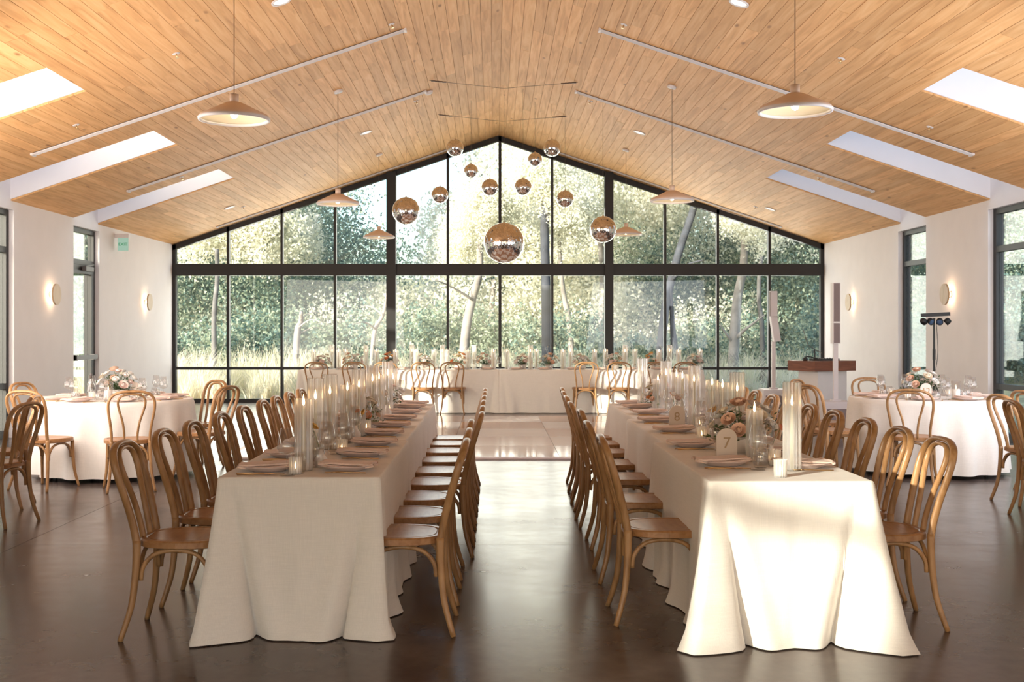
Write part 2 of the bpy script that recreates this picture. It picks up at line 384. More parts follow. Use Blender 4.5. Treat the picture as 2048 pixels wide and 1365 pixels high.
for bd in boards:
    s, u0, u1, y0, y1 = bd
    g = 0.0019; dz = R.uniform(0, 0.0015)
    if id(bd) in own:
        m1 = MB(); slope_box(m1, s, u0+g, u1-g, y0+0.0012, y1-0.0012, dz, 0.022); build('board', m1, 'ceil', ceil)
    else: slope_box(mbr, s, u0+g, u1-g, y0+0.0012, y1-0.0012, dz, 0.022)
build('far_boards', mbr, 'ceil', ceil, kind='stuff')

# gable glass wall
MUL = [(-5.37, .05), (-4.285, .05), (-3.21, .05), (-2.07, .19), (-0.932, .05), (0.12, .06), (1.175, .05), (2.315, .17), (3.454, .05), (4.518, .05), (5.561, .05)]
win = obj('window_1', None, None, kind='structure')
Y0, Y1 = YG-0.10, YG+0.02
T0, T1, RL = 2.565, 2.80, 0.69
for x, wd in MUL:
    dp = 0.10 if wd < 0.1 else 0.2
    build('post' if wd > 0.1 else 'mullion', MB().span(x-wd/2, x+wd/2, Y1-dp-0.02, Y1, 0, cz(x)-0.02), 'frame', win)
for x0, x1 in ((XL, XL+0.07), (XR-0.07, XR)): build('side_frame', MB().span(x0, x1, Y0, Y1, 0, cz(x0)-0.0), 'frame', win)
build('transom_beam', MB().span(XL, XR, Y0-0.015, Y1, T0, T1), 'frame', win)
build('sill_frame', MB().span(XL, XR, Y0-0.005, Y1, 0, 0.075), 'frame', win)
for s in (-1, 1):
    xe = XL if s < 0 else XR; u = abs(xe-XC); m1 = MB()
    q = [(XC, Y0, RZ-0.01), (xe, Y0, cz(xe)-0.01), (xe, Y0, cz(xe)-0.115), (XC, Y0, RZ-0.115)]
    if s > 0: q.reverse()
    m1.prism(q, (0, Y1-Y0, 0)); build('rake_frame', m1, 'frame', win)
edges = [(XL+0.07, 0)]+[(x, wd) for x, wd in MUL]+[(XR-0.07, 0)]
for (xa, wa), (xb, wb) in zip(edges, edges[1:]):
    a, b = xa+wa/2, xb-wb/2; yp = YG-0.04
    build('rail', MB().span(a, b, Y0+0.02, Y1, RL-0.028, RL+0.028), 'frame', win)
    for z0, z1 in ((0.075, RL-0.028), (RL+0.028, T0)): build('pane', MB().span(a, b, yp, yp+0.008, z0, z1), 'pane', win)
    build('pane', MB().prism([(a, yp, T1), (b, yp, T1), (b, yp, cz(b)-0.115), (a, yp, cz(a)-0.115)], (0, 0.008, 0)), 'pane', win)
# side windows and the door
def side_window(name, x, sgn, a, b, full, low=0.0):
    w_ = obj(name, None, None, kind='structure'); xi, xo = x+sgn*0.07, x+sgn*0.17; f = 0.09
    for y0, y1 in ((a, a+f), (b-f, b)): build('stile', MB().span(xi, xo, y0, y1, low, HEAD), 'frame', w_)
    rails = [(HEAD-0.07, HEAD), (2.50, 2.58), (0.66, 0.74), (low, low+0.1)] if full else [(HEAD-0.07, HEAD), (2.50, 2.58), (0.66, 0.76), (low, low+0.1)]
    for z0, z1 in rails: build('rail', MB().span(xi, xo, a+f, b-f, z0, z1), 'frame', w_)
    zs = sorted(rails)
    for (p0, p1), (q0, q1) in zip(zs, zs[1:]): build('pane', MB().span(x+sgn*0.11, x+sgn*0.118, a+f, b-f, p1, q0), 'pane', w_)
    return w_
side_window('window_2', XL, -1, *LWIN[1], True); side_window('window_3', XL, -1, *LWIN[2], True); side_window('window_4', XL, -1, *LWIN[3], True)
side_window('window_5', XR, 1, *RWIN[0], True); side_window('window_6', XR, 1, *RWIN[1], True); side_window('window_7', XR, 1, *RWIN[2], True)
dr = obj('door_1', None, None, kind='structure'); a, b = LWIN[0]; xi, xo = XL-0.07, XL-0.17
for y0, y1 in ((a, a+0.06), (b-0.06, b)): build('frame', MB().span(xi, xo, y0, y1, 0, HEAD), 'frame', dr)
for z0, z1 in ((HEAD-0.07, HEAD), (2.50, 2.58)): build('frame', MB().span(xi, xo, a+0.06, b-0.06, z0, z1), 'frame', dr)
for y0, y1 in ((a+0.065, a+0.16), (b-0.19, b-0.065)): build('stile', MB().span(xi+0.01, xo-0.01, y0, y1, 0.01, 2.495), 'frame', dr)
for z0, z1 in ((0.01, 0.22), (2.36, 2.495)): build('rail', MB().span(xi+0.01, xo-0.01, a+0.16, b-0.19, z0, z1), 'frame', dr)
build('pane', MB().span(xi-0.05, xi-0.058, a+0.16, b-0.19, 0.22, 2.36), 'pane', dr); build('pane', MB().span(xi-0.05, xi-0.058, a+0.06, b-0.06, 2.58, HEAD-0.07), 'pane', dr)
build('push_bar', MB().span(xi+0.03, xi+0.09, a+0.1, b-0.12, 0.99, 1.06).span(xi, xi+0.07, a+0.1, a+0.2, 0.98, 1.07).span(xi, xi+0.07, b-0.22, b-0.12, 0.98, 1.07), 'grey', dr)
build('door_closer', MB().span(xi+0.02, xi+0.09, a+0.5, a+0.85, 2.40, 2.47).bar((xi+0.06, a+0.55, 2.48), (xi+0.05, a+0.95, 2.52), 0.03, 0.012), 'grey', dr)

# ------------------------------------------------------------------ outdoors
def np_mesh(name, V, F, mat):
    me = bpy.data.meshes.new(name); V = np.asarray(V, np.float32); F = np.asarray(F, np.int32); m, k = F.shape
    me.vertices.add(len(V)); me.vertices.foreach_set('co', V.ravel()); me.loops.add(m*k); me.loops.foreach_set('vertex_index', F.ravel())
    me.polygons.add(m); me.polygons.foreach_set('loop_start', np.arange(0, m*k, k, dtype=np.int32)); me.materials.append(MT[mat])
    me.update(calc_edges=True); return me
rng = np.random.default_rng(5)
def leaves(centers, size, aspect=0.6, up=0.0):
    n = len(centers); a = rng.normal(size=(n, 3)); a /= np.linalg.norm(a, axis=1)[:, None]
    b = rng.normal(size=(n, 3)); b -= a*np.sum(a*b, 1)[:, None]; b /= np.linalg.norm(b, axis=1)[:, None]
    s = size*rng.uniform(0.6, 1.3, (n, 1)); A = a*s; B = b*s*aspect
    V = np.stack([centers-A-B, centers+A-B*0.4, centers+B*1.3], 1).reshape(-1, 3)
    return V, np.arange(3*n).reshape(n, 3)
def blob(c, r, n, flat=1.0):
    k = max(6, n//70); u = rng.normal(size=(k, 3)); u /= np.linalg.norm(u, axis=1)[:, None]
    cc = u*rng.uniform(0.45, 0.95, (k, 1))*r
    q = cc[rng.integers(0, k, n)]+rng.normal(size=(n, 3))*r*0.15; q[:, 2] *= flat
    return q+np.array(c)
gnd = struct('ground', MB().span(-60, 60, YG+0.25, 110, -0.6, -0.16).span(-60, XL-0.21, -60, YG+0.25, -0.6, -0.16).span(XR+0.21, 60, -60, YG+0.25, -0.6, -0.16), 'soil')
build('slope', MB().prism([(-60, 50, -0.2), (60, 50, -0.2), (60, 100, 6), (-60, 100, 6)], (0, 0, -0.5)), 'soil', gnd)
P = []
P2 = []
for row, (yy, zt, n, r) in enumerate(((38, 10.5, 3700, 2.0), (44, 11.5, 3100, 2.3), (51, 13.5, 2600, 2.7))):
    x = -27.0
    while x < 27:
        top = zt + R.uniform(-1.2, 1.4)
        ls = (0.062, 0.072, 0.095)[row]
        pxl = CX + x*FPX/yy
        if 770 < pxl < 905: top = min(top, CAMZ+(CY-(470 if pxl < 850 else 425))*yy/FPX-r)
        elif 660 < pxl <= 770: top = min(top, CAMZ+(CY-400)*yy/FPX-r*.7)
        elif 905 <= pxl < 985: top = min(top, CAMZ+(CY-(330-(pxl-905)*0.8))*yy/FPX-r*.8)
        z = 1.0 + R.uniform(-0.4, 0.4)
        while z < top:
            c = (x+R.uniform(-.7, .7), yy+R.uniform(-1.2, 1.2), z)
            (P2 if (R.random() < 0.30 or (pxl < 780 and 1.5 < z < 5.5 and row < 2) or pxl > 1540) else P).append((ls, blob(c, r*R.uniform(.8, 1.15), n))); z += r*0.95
        x += r*0.95
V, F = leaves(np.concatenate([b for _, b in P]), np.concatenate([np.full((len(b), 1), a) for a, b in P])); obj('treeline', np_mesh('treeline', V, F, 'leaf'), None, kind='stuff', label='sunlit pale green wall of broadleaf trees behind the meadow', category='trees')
V, F = leaves(np.concatenate([b for _, b in P2]), np.concatenate([np.full((len(b), 1), a*0.9) for a, b in P2])); obj('treeline', np_mesh('treeline', V, F, 'leaf2'), None, kind='stuff', label='darker blue-green foliage painted as shade through the woodland edge', category='trees')
P = []
for i in range(46):
    x = -19+i*0.86+R.uniform(-.4, .4); yy = R.uniform(32.5, 35.5); h = R.uniform(0.7, 1.5)
    P.append(blob((x, yy, h*0.8), h, 1700))
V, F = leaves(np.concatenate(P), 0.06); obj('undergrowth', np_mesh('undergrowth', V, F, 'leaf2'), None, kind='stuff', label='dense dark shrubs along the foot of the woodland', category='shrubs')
# tall grass
gv = []; gf = []
def blade(x, y, h, lean, ang, wd):
    k = len(gv); dx, dy = math.cos(ang), math.sin(ang)
    for i, tt in enumerate((0, 0.4, 0.75, 1.0)):
        q = lean*tt**2; ww = wd*(1-tt*0.85); z = -0.17+h*(tt-0.18*lean*tt**3)
        gv.append((x+dx*q-dy*ww, y+dy*q+dx*ww, z)); gv.append((x+dx*q+dy*ww, y+dy*q-dx*ww, z))
    for i in range(3): gf.append((k+2*i, k+2*i+1, k+2*i+3, k+2*i+2))
for i in range(300):
    yy = 24.6+9.5*R.random()**1.3; x = R.uniform(-0.36*yy, 0.36*yy)
    hh = R.uniform(0.5, 0.95) if yy < 27 else R.uniform(0.7, 1.25)
    for j in range(80): blade(x+R.gauss(0, .07), yy+R.gauss(0, .07), hh*R.uniform(.55, 1.2), R.uniform(.1, .9)*hh, R.uniform(0, 2*PI), 0.011)
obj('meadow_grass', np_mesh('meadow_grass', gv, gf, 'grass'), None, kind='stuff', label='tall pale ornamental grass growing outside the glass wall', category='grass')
# single trees with visible trunks
crowns = []
for i in range(3):
    V, F = leaves(np.concatenate([blob((R.uniform(-1.3, 1.3), R.uniform(-1.3, 1.3), R.uniform(-.9, 1.1)), 1.5, 3600) for _ in range(5)]), 0.062); crowns.append(np_mesh('crown', V, F, 'leaf'))
def tree(label, path, d, w0, w1, mat, branches=(), crown=None, group='trees with visible trunks beyond the meadow'):
    base = at(path[0][0], path[0][1], d); base.z = -0.2
    tr = thing('tree', label, 'tree', base, 0, group)
    pts = [Vector((0, 0, -0.1))]+[at(px, py, d)+Vector((0, 0.15*math.sin(i*2.1), 0))-base for i, (px, py) in enumerate(path[1:])]
    sp = smoothpath(pts, 5)
    build('trunk', MB().tube(sp, lambda u: w0+(w1-w0)*u, lambda u: w0+(w1-w0)*u, 9), mat, tr, True)
    for b in branches:
        q = [at(px, py, d+dd)-base for px, py, dd in b[1]]
        build('branch', MB().tube(smoothpath(q, 4), lambda u: b[0]*(1-0.75*u), lambda u: b[0]*(1-0.75*u), 6, (0.3, 1, 0.2)), mat, tr, True)
    if crown:
        for j, (px, py, dd, sc) in enumerate(crown):
            o = obj('foliage', crowns[j % 3], tr, at(px, py, d+dd)-base, R.uniform(0, 6), kind='stuff'); o.scale = (sc,)*3
    return tr
tree('straight dark grey trunk seen just right of the central mullion', [(1094, 735), (1093, 650), (1092, 560), (1089, 460), (1092, 380)], 30, .14, .11, 'barkdark', crown=[(1085, 390, -.8, .55), (1130, 300, 3, .8)])
tree('pale leaning trunk seen in the middle bay left of centre', [(922, 735), (932, 660), (944, 600), (958, 550), (962, 480), (975, 410)], 32, .15, .07, 'barkpale', [(.04, [(945, 600, 0), (905, 575, -.5), (870, 560, -1)])], [(985, 440, -.6, .55), (955, 500, 1, .5)])
tree('thin pale trunk leaning left of the right heavy post', [(1143, 735), (1140, 660), (1130, 600), (1122, 550), (1118, 470)], 33, .10, .05, 'barkpale', crown=[(1135, 450, -.8, .6)])
tree('grey forked tree leaning right in the first bay right of the post', [(1312, 712), (1328, 640), (1342, 570), (1358, 500), (1385, 425), (1400, 370)], 31, .13, .09, 'barkdark', [(.12, [(1352, 722, 0.1), (1345, 650, .1), (1342, 575, 0)]), (.05, [(1345, 560, 0), (1375, 530, -.4), (1410, 520, -.8)])], [(1410, 370, -.5, .6), (1300, 400, 3, .9)])
tree('bright white-barked tree with low side limbs right of centre', [(1463, 740), (1470, 660), (1478, 590), (1484, 540), (1490, 470)], 30, .15, .09, 'barkpale', [(.07, [(1470, 680, 0), (1490, 660, -.3), (1530, 630, -.6)]), (.05, [(1468, 690, 0), (1450, 665, -.2), (1440, 650, -.3)])], [(1500, 450, -.5, .6)])
tree('slim grey trunk directly behind the white-barked tree', [(1525, 735), (1524, 660), (1520, 600), (1518, 540), (1530, 490), (1560, 460)], 34, .08, .05, 'bark', crown=[(1560, 420, 2, .8)])
tree('pale trunk glimpsed beside the right heavy post', [(1203, 735), (1204, 640), (1206, 560), (1200, 480)], 36, .13, .09, 'barkpale', crown=[(1190, 420, 2, .85)])
tree('short pale trunk in front of the darker woods, centre', [(990, 735), (987, 680), (984, 620), (988, 560)], 37, .12, .07, 'barkpale', crown=[(1000, 500, 2, .7)])
tree('twisted bare silver tree fallen sideways left of the left post', [(740, 700), (748, 670), (765, 630), (775, 590)], 31, .07, .04, 'barkpale', [(.03, [(752, 660, 0), (730, 645, -.3), (705, 650, -.6)]), (.025, [(765, 630, 0), (745, 615, .3), (725, 612, .5)])])
tree('leaning grey stump with bare twigs in the third left bay', [(590, 700), (594, 670), (600, 645), (604, 625)], 31, .11, .05, 'barkpale', [(.025, [(598, 655, 0), (620, 640, -.3), (645, 645, -.6)]), (.02, [(600, 640, 0), (625, 625, .2), (650, 630, .5)]), (.02, [(596, 670, 0), (630, 655, .2), (660, 668, .4)])])
tree('tall dark tree trunk far left in the second bay', [(430, 700), (428, 640), (432, 560), (436, 500)], 32.5, .08, .06, 'bark', crown=[(440, 470, 1.5, .8), (560, 480, 2, .8)])
tb = Vector((-11.6, -7.3, -0.2)); tr = thing('tree', 'unseen sparse tree added outside the left wall to dapple the sun', 'tree', tb)  # out-of-view tree added to thin the sun on the right table
build('trunk', MB().tube([(0, 0, -.1), (0.05, 0, 1.5), (0.1, 0.1, 3.2)], lambda u: .12-.06*u, lambda u: .12-.06*u, 10), 'bark', tr, True)
V, F = leaves(blob((0, 0, 0), 1.25, 1300, 1.3), 0.05); o = obj('foliage', np_mesh('sparse_crown', V, F, 'leaf'), tr, (-0.1, 0.55, 3.4), kind='stuff')

# ------------------------------------------------------------------ ceiling fittings
def sl_frame(px, py, ro=0.0):
    """point on the ceiling seen at a pixel"""
    s = -1 if px < CX+5 else 1
    # z = RZ - SL*s*(x-XC); x=(px-CX)k ; z=CAMZ+(CY-py)k
    k = (RZ+SL*s*XC-CAMZ)/((CY-py)+SL*s*(px-CX))
    return Vector(((px-CX)*k, FPX*k, CAMZ+(CY-py)*k)), s
def slope_rot(o, s): o.rotation_euler = (0, s*math.atan(SL), 0)
pend_n = {0: 'nearest', 1: 'middle', 2: 'farthest'}
def pendant():
    r = thing('pendant_lamp', '', 'lamp')
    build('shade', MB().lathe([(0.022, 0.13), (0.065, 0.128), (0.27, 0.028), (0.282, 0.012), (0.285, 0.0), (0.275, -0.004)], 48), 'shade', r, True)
    build('shade_lining', MB().lathe([(0.275, -0.004), (0.262, 0.008), (0.065, 0.112), (0.0, 0.113)], 48), 'shade_in', r, True)
    build('rim', MB().lathe([(0.284, 0.010), (0.288, 0.004), (0.284, -0.014), (0.268, -0.016), (0.262, 0.004)], 48), 'whitemetal', r, True)
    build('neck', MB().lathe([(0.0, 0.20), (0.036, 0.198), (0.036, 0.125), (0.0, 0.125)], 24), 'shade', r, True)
    build('bulb', MB().lathe([(0, -0.0), (0.022, 0.01), (0.032, 0.035), (0.026, 0.06), (0.015, 0.09), (0, 0.112)], 16), 'bulb', r, True)
    return Proto(r)
pp = pendant()
for s, sx, ys in ((-1, -2.09, (9.25, 15.4, 20.9)), (1, 2.33, (8.9, 15.05, 20.3))):
    for i, y in enumerate(ys):
        o = pp.put((sx, y, 3.15), 0, f"{pend_n[i]} conical warm-tinted pendant lamp of the {'left' if s < 0 else 'right'} row", 'cone pendant lamps')
        zt = cz(sx)
        build('cord', MB().tube([(0, 0, 0.19), (0, 0, zt-3.15-0.02)], 0.0035, 0.0035, 6), 'wire', o)
        cp = build('canopy', MB().lathe([(0, -0.035), (0.058, -0.03), (0.06, 0), (0, 0)], 20), 'whitemetal', o, True, (0, 0, zt-3.15)); slope_rot(cp, s)
dl = thing('downlight', '', 'light')
build('trim_ring', MB().lathe([(0.1, 0.0), (0.1, -0.012), (0.082, -0.012), (0.078, -0.002)], 32), 'whitemetal', dl, True)
build('lens', MB().lathe([(0.079, -0.004), (0, -0.005)], 32), 'down', dl)
pd = Proto(dl)
for px, py, lb in ((562, 2, 'round recessed downlight at the top edge, left slope'), (1478, 5, 'round recessed downlight at the top edge, right slope'), (732, 265, 'round recessed downlight high on the left slope near the ridge'), (1279, 265, 'round recessed downlight high on the right slope near the ridge'), (459, 415, 'round recessed downlight low on the left slope near the gable'), (1541, 418, 'round recessed downlight low on the right slope near the gable')):
    q, s = sl_frame(px, py); o = pd.put(q, 0, lb, 'recessed ceiling downlights'); slope_rot(o, s)
for s, nm in ((-1, 'left'), (1, 'right')):
    for i, (y, ua, ub) in enumerate(((13.6, 1.15, 5.55), (17.15, 1.12, 5.55), (22.85, 1.0, 5.6))):
        tr = thing('slot_diffuser', f"{['nearest', 'middle', 'farthest'][i]} long white linear air slot on the {nm} ceiling slope", 'vent', group='linear ceiling air slots')
        a, b = Vector((XC+s*ua, y, cz(XC+s*ua)-0.012)), Vector((XC+s*ub, y, cz(XC+s*ub)-0.012))
        for dy in (-0.04, 0.0, 0.04): build('blade', MB().bar(a+Vector((0, dy, 0)), b+Vector((0, dy, 0)), 0.008 if dy else 0.005, 0.018), 'whitemetal', tr)
        z = Vector((0, 0, 0.009)); build('backing', MB().bar(a+z, b+z, 0.10, 0.004), 'black', tr)
        for e in (a, b): build('end_cap', MB().box(e.x, e.y, e.z, 0.03, 0.11, 0.03), 'whitemetal', tr)
sp = thing('sprinkler', '', 'sprinkler')
build('escutcheon', MB().lathe([(0, -0.008), (0.036, -0.006), (0.04, 0), (0, 0)], 20), 'whitemetal', sp, True)
build('head', MB().lathe([(0.008, -0.006), (0.01, -0.03), (0.005, -0.04), (0.02, -0.045), (0.02, -0.048), (0, -0.048)], 10), 'gold', sp)
psk = Proto(sp)
for px, py, lb in ((783, 48, 'sprinkler head above the nearest left air slot'), (1248, 49, 'sprinkler head above the nearest right air slot'), (152, 250, 'sprinkler head between the nearest left skylights'), (363, 354, 'sprinkler head below the middle left air slot'), (1181, 202, 'sprinkler head at the top end of the middle right air slot'), (832, 202, 'sprinkler head at the top end of the middle left air slot'), (1860, 254, 'sprinkler head below the nearest right air slot'), (1639, 356, 'sprinkler head below the middle right air slot'), (486, 414, 'small sprinkler head beside the low left downlight'), (1511, 414, 'small sprinkler head beside the low right downlight'), (352, 107, 'dark sprinkler stub high on the left slope'), (1683, 117, 'dark sprinkler stub high on the right slope')):
    q, s = sl_frame(px, py); o = psk.put(q, 0, lb, 'ceiling sprinkler heads'); slope_rot(o, s)
q, s = sl_frame(857, 183); sd = thing('smoke_detector', 'round white smoke detector at the upper end of the middle left air slot', 'detector', q)
build('body', MB().lathe([(0, -0.05), (0.045, -0.045), (0.062, -0.02), (0.068, 0), (0, 0)], 24), 'whitemetal', sd, True); slope_rot(sd, s)

# mirror balls and their wires
def ball(label, px, py, rp, d, topz=None):
    c = at(px, py, d); r = rp*d/FPX
    t_ = thing('mirror_ball', label, 'mirror ball', c, R.uniform(0, 6), 'mirror balls')
    build('core', MB().lathe([(0, -r*.985)]+[(r*.985*math.cos(a), r*.985*math.sin(a)) for a in [(-PI/2)+PI*i/18 for i in range(1, 18)]]+[(0, r*.985)], 32), 'black', t_, True)
    ts = 0.0125 if rp < 35 else 0.0135; rows = max(14, int(PI*r/ts)); mb_ = MB()
    for i in range(rows):
        a0 = -PI/2+PI*i/rows; a1 = -PI/2+PI*(i+1)/rows; am = (a0+a1)/2; n_ = max(4, int(2*PI*r*math.cos(am)/ts))
        for k in range(n_):
            h0 = 2*PI*(k+0.05)/n_; h1 = 2*PI*(k+0.95)/n_; e = (a1-a0)*0.05
            vs = [Vector((math.cos(a)*math.cos(h), math.cos(a)*math.sin(h), math.sin(a)))*r for a, h in ((a0+e, h0), (a0+e, h1), (a1-e, h1), (a1-e, h0))]
            cc = sum(vs, Vector())/4; nn = cc.normalized()
            u = Vector((-math.sin((h0+h1)/2), math.cos((h0+h1)/2), 0)); v = nn.cross(u)
            j1, j2 = R.gauss(0, .022), R.gauss(0, .022)
            vs = [nn*r+u*((q-cc).dot(u))+v*((q-cc).dot(v))+nn*(j1*(q-cc).dot(u)+j2*(q-cc).dot(v)) for q in vs]
            mb_.add(vs, [(0, 1, 2, 3)])
    build('mirror_tiles', mb_, 'mirror', t_, kind='stuff')
    build('cap', MB().lathe([(0, r+0.018), (0.006, r+0.017), (0.008, r+0.006), (r*0.09, r*0.998), (0, r*0.97)], 12), 'gold', t_, True)
    zt = topz if topz else cz(c.x)
    build('hanging_wire', MB().tube([(0, 0, r+0.02), (0, 0, zt-c.z)], 0.0018, 0.0018, 5), 'wire', t_)
CAB = 16.4
ball('largest mirror ball, hanging lowest at the centre', 1008, 486, 40.5, 16.4, at(1008, 181, 16.4).z)
for a in (('medium mirror ball on the far left of the cluster', 812, 422, 27.5, 17.2), ('medium mirror ball on the far right beside the right post', 1206, 459, 26.5, 17.2), ('small mirror ball highest on the left, against the rake frame', 910, 296, 17.5, 18.6),
          ('small mirror ball highest on the right, against the rake frame', 1104, 296, 17.5, 18.6), ('smallest mirror ball hanging just left of the top right one', 1070, 319, 14, 18.9), ('smallest mirror ball below the top left one', 942, 342, 14, 18.9),
          ('small mirror ball left of the central mullion above the largest', 980, 375, 17, 18.2), ('small mirror ball right of the central mullion above the largest', 1046, 374, 17, 18.2), ('small mirror ball between the far left medium ball and the left mullion', 880, 390, 17, 18.0), ('small mirror ball in the bay left of the right post', 1130, 398, 17, 18.0)): ball(*a)
for i, (pa, pb, pc, lb) in enumerate((((860, 165), (1008, 179), (1157, 161), 'nearer thin steel wire strung across below the ridge'), ((876, 232), (1006, 243), (1135, 230), 'farther thin steel wire strung across below the ridge'))):
    A, _ = sl_frame(*pa); C, _ = sl_frame(*pc); A.y = C.y = (A.y+C.y)/2; A.z = cz(A.x); C.z = cz(C.x)
    B = (A+C)/2; B.z -= 0.10
    wr = thing('cable', lb, 'cable', group='wires below the ridge')
    build('wire', MB().tube([A, B, C], 0.003, 0.003, 5), 'wire', wr)
    for e, dn in ((A, 1), (C, -1)):
        for k in range(4):
            c_ = e.lerp(B, 0.05+0.05*k); build('turnbuckle', MB().tube([c_+Vector((-.03, 0, 0)), c_+Vector((.03, 0, 0))], 0.010, 0.010, 6), 'wire', wr)

# ------------------------------------------------------------------ wall fittings
def sconce(label, x, sgn, y, z=1.98):
    o = thing('wall_sconce', label, 'wall lamp', (x, y, z), 0, 'round wooden wall sconces')
    k = MB(); n = 40
    def disc(m_, xa, xb, r, nn=40):
        ring = lambda X, q: [(X, q*math.cos(2*PI*i/nn), q*math.sin(2*PI*i/nn)) for i in range(nn)]
        m_.add(ring(xa, r)+ring(xb, r), [tuple(range(nn)), tuple(range(2*nn-1, nn-1, -1))]+[(i, nn+i, nn+(i+1) % nn, (i+1) % nn) for i in range(nn)]); return m_
    build('disc', disc(MB(), -sgn*0.085, -sgn*0.11, 0.155), 'sconce', o)
    build('mount', disc(MB(), 0, -sgn*0.055, 0.05, 24), 'whitemetal', o)
    build('led_ring', disc(MB(), -sgn*0.056, -sgn*0.08, 0.062, 24), 'glow', o)
for a in (('nearer round wooden sconce on the left wall pier', XL, -1, 16.8), ('farther round wooden sconce on the left wall by the gable', XL, -1, 21.35), ('nearer round wooden sconce on the right wall pier', XR, 1, 16.75), ('farther round wooden sconce on the right wall by the gable', XR, 1, 21.3)): sconce(*a)
def text(body, size, mat, parent, loc, rot, ext=0.001, name='lettering'):
    c = bpy.data.curves.new(name, 'FONT'); c.body = body; c.size = size; c.align_x = 'CENTER'; c.align_y = 'CENTER'; c.extrude = ext
    c.materials.append(MT[mat]); tmp = bpy.data.objects.new('tmp', c); COL.objects.link(tmp)
    me = bpy.data.meshes.new_from_object(tmp.evaluated_get(bpy.context.evaluated_depsgraph_get())); bpy.data.objects.remove(tmp)
    o = obj(name, me, parent, loc); o.rotation_euler = rot; return o
ex = thing('exit_sign', 'green lit exit sign on the left wall beside the door', 'sign', (XL, 19.7, 2.95))
build('housing', MB().span(0.0, 0.24, -0.03, 0.03, 0.09, 0.16), 'whitemetal', ex)
build('panel', MB().span(0.045, 0.225, -0.008, 0.008, -0.13, 0.09), 'exitface', ex)
text('EXIT', 0.075, 'green', ex, (0.135, -0.0095, -0.02), (PI/2, 0, 0))
sg = thing('small_sign', 'small black square sign with a white emblem on the left heavy post', 'sign', (-2.08, YG-0.225, 0.95))
build('plate', MB().span(-0.065, 0.065, -0.02, 0.02, -0.065, 0.065), 'black', sg)
em = MB()
for q in ([(-.035, .015), (-.005, .035), (.0, .005), (-.02, -.01)], [(.0, .005), (.012, .035), (.038, .02), (.015, -.005)], [(-.02, -.01), (.015, -.005), (.03, -.03), (-.03, -.032)]):
    em.prism([(x, -0.0215, z) for x, z in q], (0, 0.002, 0))
build('emblem', em, 'whitemetal', sg)

# ------------------------------------------------------------------ dance floor
DX0, DY0, TS = -3.01, 12.95, 1.25
df = thing('dance_floor', 'raised white and tan checkered gloss dance floor', 'dance floor', (DX0, DY0, 0))
for i in range(5):
    for j in range(5):
        build('tile', MB().span(i*TS+0.002, (i+1)*TS-0.002, j*TS+0.002, (j+1)*TS-0.002, 0.002, 0.026), 'tile_w' if (i+j) % 2 == 0 else 'tile_t', df)
W5 = 5*TS
for q in ((-0.07, W5+0.07, -0.07, 0), (-0.07, W5+0.07, W5, W5+0.07), (-0.07, 0, 0, W5), (W5, W5+0.07, 0, W5)): build('edge_trim', MB().span(*q, 0.001, 0.024), 'trim', df)

# ------------------------------------------------------------------ chair
def ysl(z): return -0.185-0.12*max(0, (z-0.44)/0.46)**1.25
def hoop(pts, n=4):
    q = [(x, ysl(z), z) for x, z in pts]; q = q+[(-x, y, z) for x, y, z in reversed(q[:-1])]
    return smoothpath(q, n)
ch = thing('dining_chair', '', 'chair')
build('back_frame', MB().tube(hoop([(.165, .44), (.166, .52), (.178, .62), (.192, .70), (.199, .77), (.193, .825), (.165, .869), (.11, .895), (.05, .903), (0, .904)]), 0.0185, 0.0125, 10), 'chair', ch, True)
build('back_hoop', MB().tube(hoop([(.057, .455), (.058, .53), (.073, .63), (.098, .715), (.116, .785), (.112, .835), (.085, .866), (.04, .879), (0, .881)]), 0.015, 0.0105, 8), 'chair', ch, True)
for s in (-1, 1):
    build('leg', MB().tube(smoothpath([(s*.165, -.185, .46), (s*.168, -.188, .33), (s*.18, -.205, .16), (s*.207, -.25, 0)], 4), lambda u: .0205-.0075*u, lambda u: .0165-.004*u, 10), 'chair', ch, True)
    build('leg', MB().tube(smoothpath([(s*.165, .165, .432), (s*.168, .17, .3), (s*.178, .185, .14), (s*.2, .215, 0)], 4), lambda u: .0185-.0065*u, lambda u: .0185-.0065*u, 10), 'chair', ch, True)
    build('arch_brace', MB().tube(smoothpath([(s*.162, -.165, .275), (s*.162, -.157, .335), (s*.162, -.11, .392), (s*.162, -.04, .413), (s*.162, .03, .413), (s*.162, .1, .392), (s*.162, .143, .335), (s*.162, .152, .275)], 3), 0.011, 0.011, 8, (1, 0, 0)), 'chair', ch, True)
    yy = -.172 if s < 0 else .158
    build('arch_brace', MB().tube(smoothpath([(-.15, yy, .275), (-.143, yy, .335), (-.1, yy, .392), (-.035, yy, .413), (.035, yy, .413), (.1, yy, .392), (.143, yy, .335), (.15, yy, .275)], 3), 0.011, 0.011, 8, (0, 1, 0)), 'chair', ch, True)
def seat_ring(sc, z, n=40):
    out = []
    for k in range(n):
        h = 2*PI*k/n; c, s = math.cos(h), math.sin(h); e = 0.62
        x = math.copysign(abs(c)**e, c); y = math.copysign(abs(s)**e, s)
        wx = .212 if y > 0 else .212-.028*abs(y); out.append((x*(wx-sc), 0.008+y*(.205-sc), z))
    return out
sm = MB(); rings = [seat_ring(.012, .425), seat_ring(0, .430), seat_ring(0, .456), seat_ring(.005, .464), seat_ring(.026, .464), seat_ring(.029, .459), seat_ring(.034, .459), seat_ring(.037, .463), seat_ring(.09, .460), seat_ring(.17, .458)]
vs = [q for r_ in rings for q in r_]; n = 40
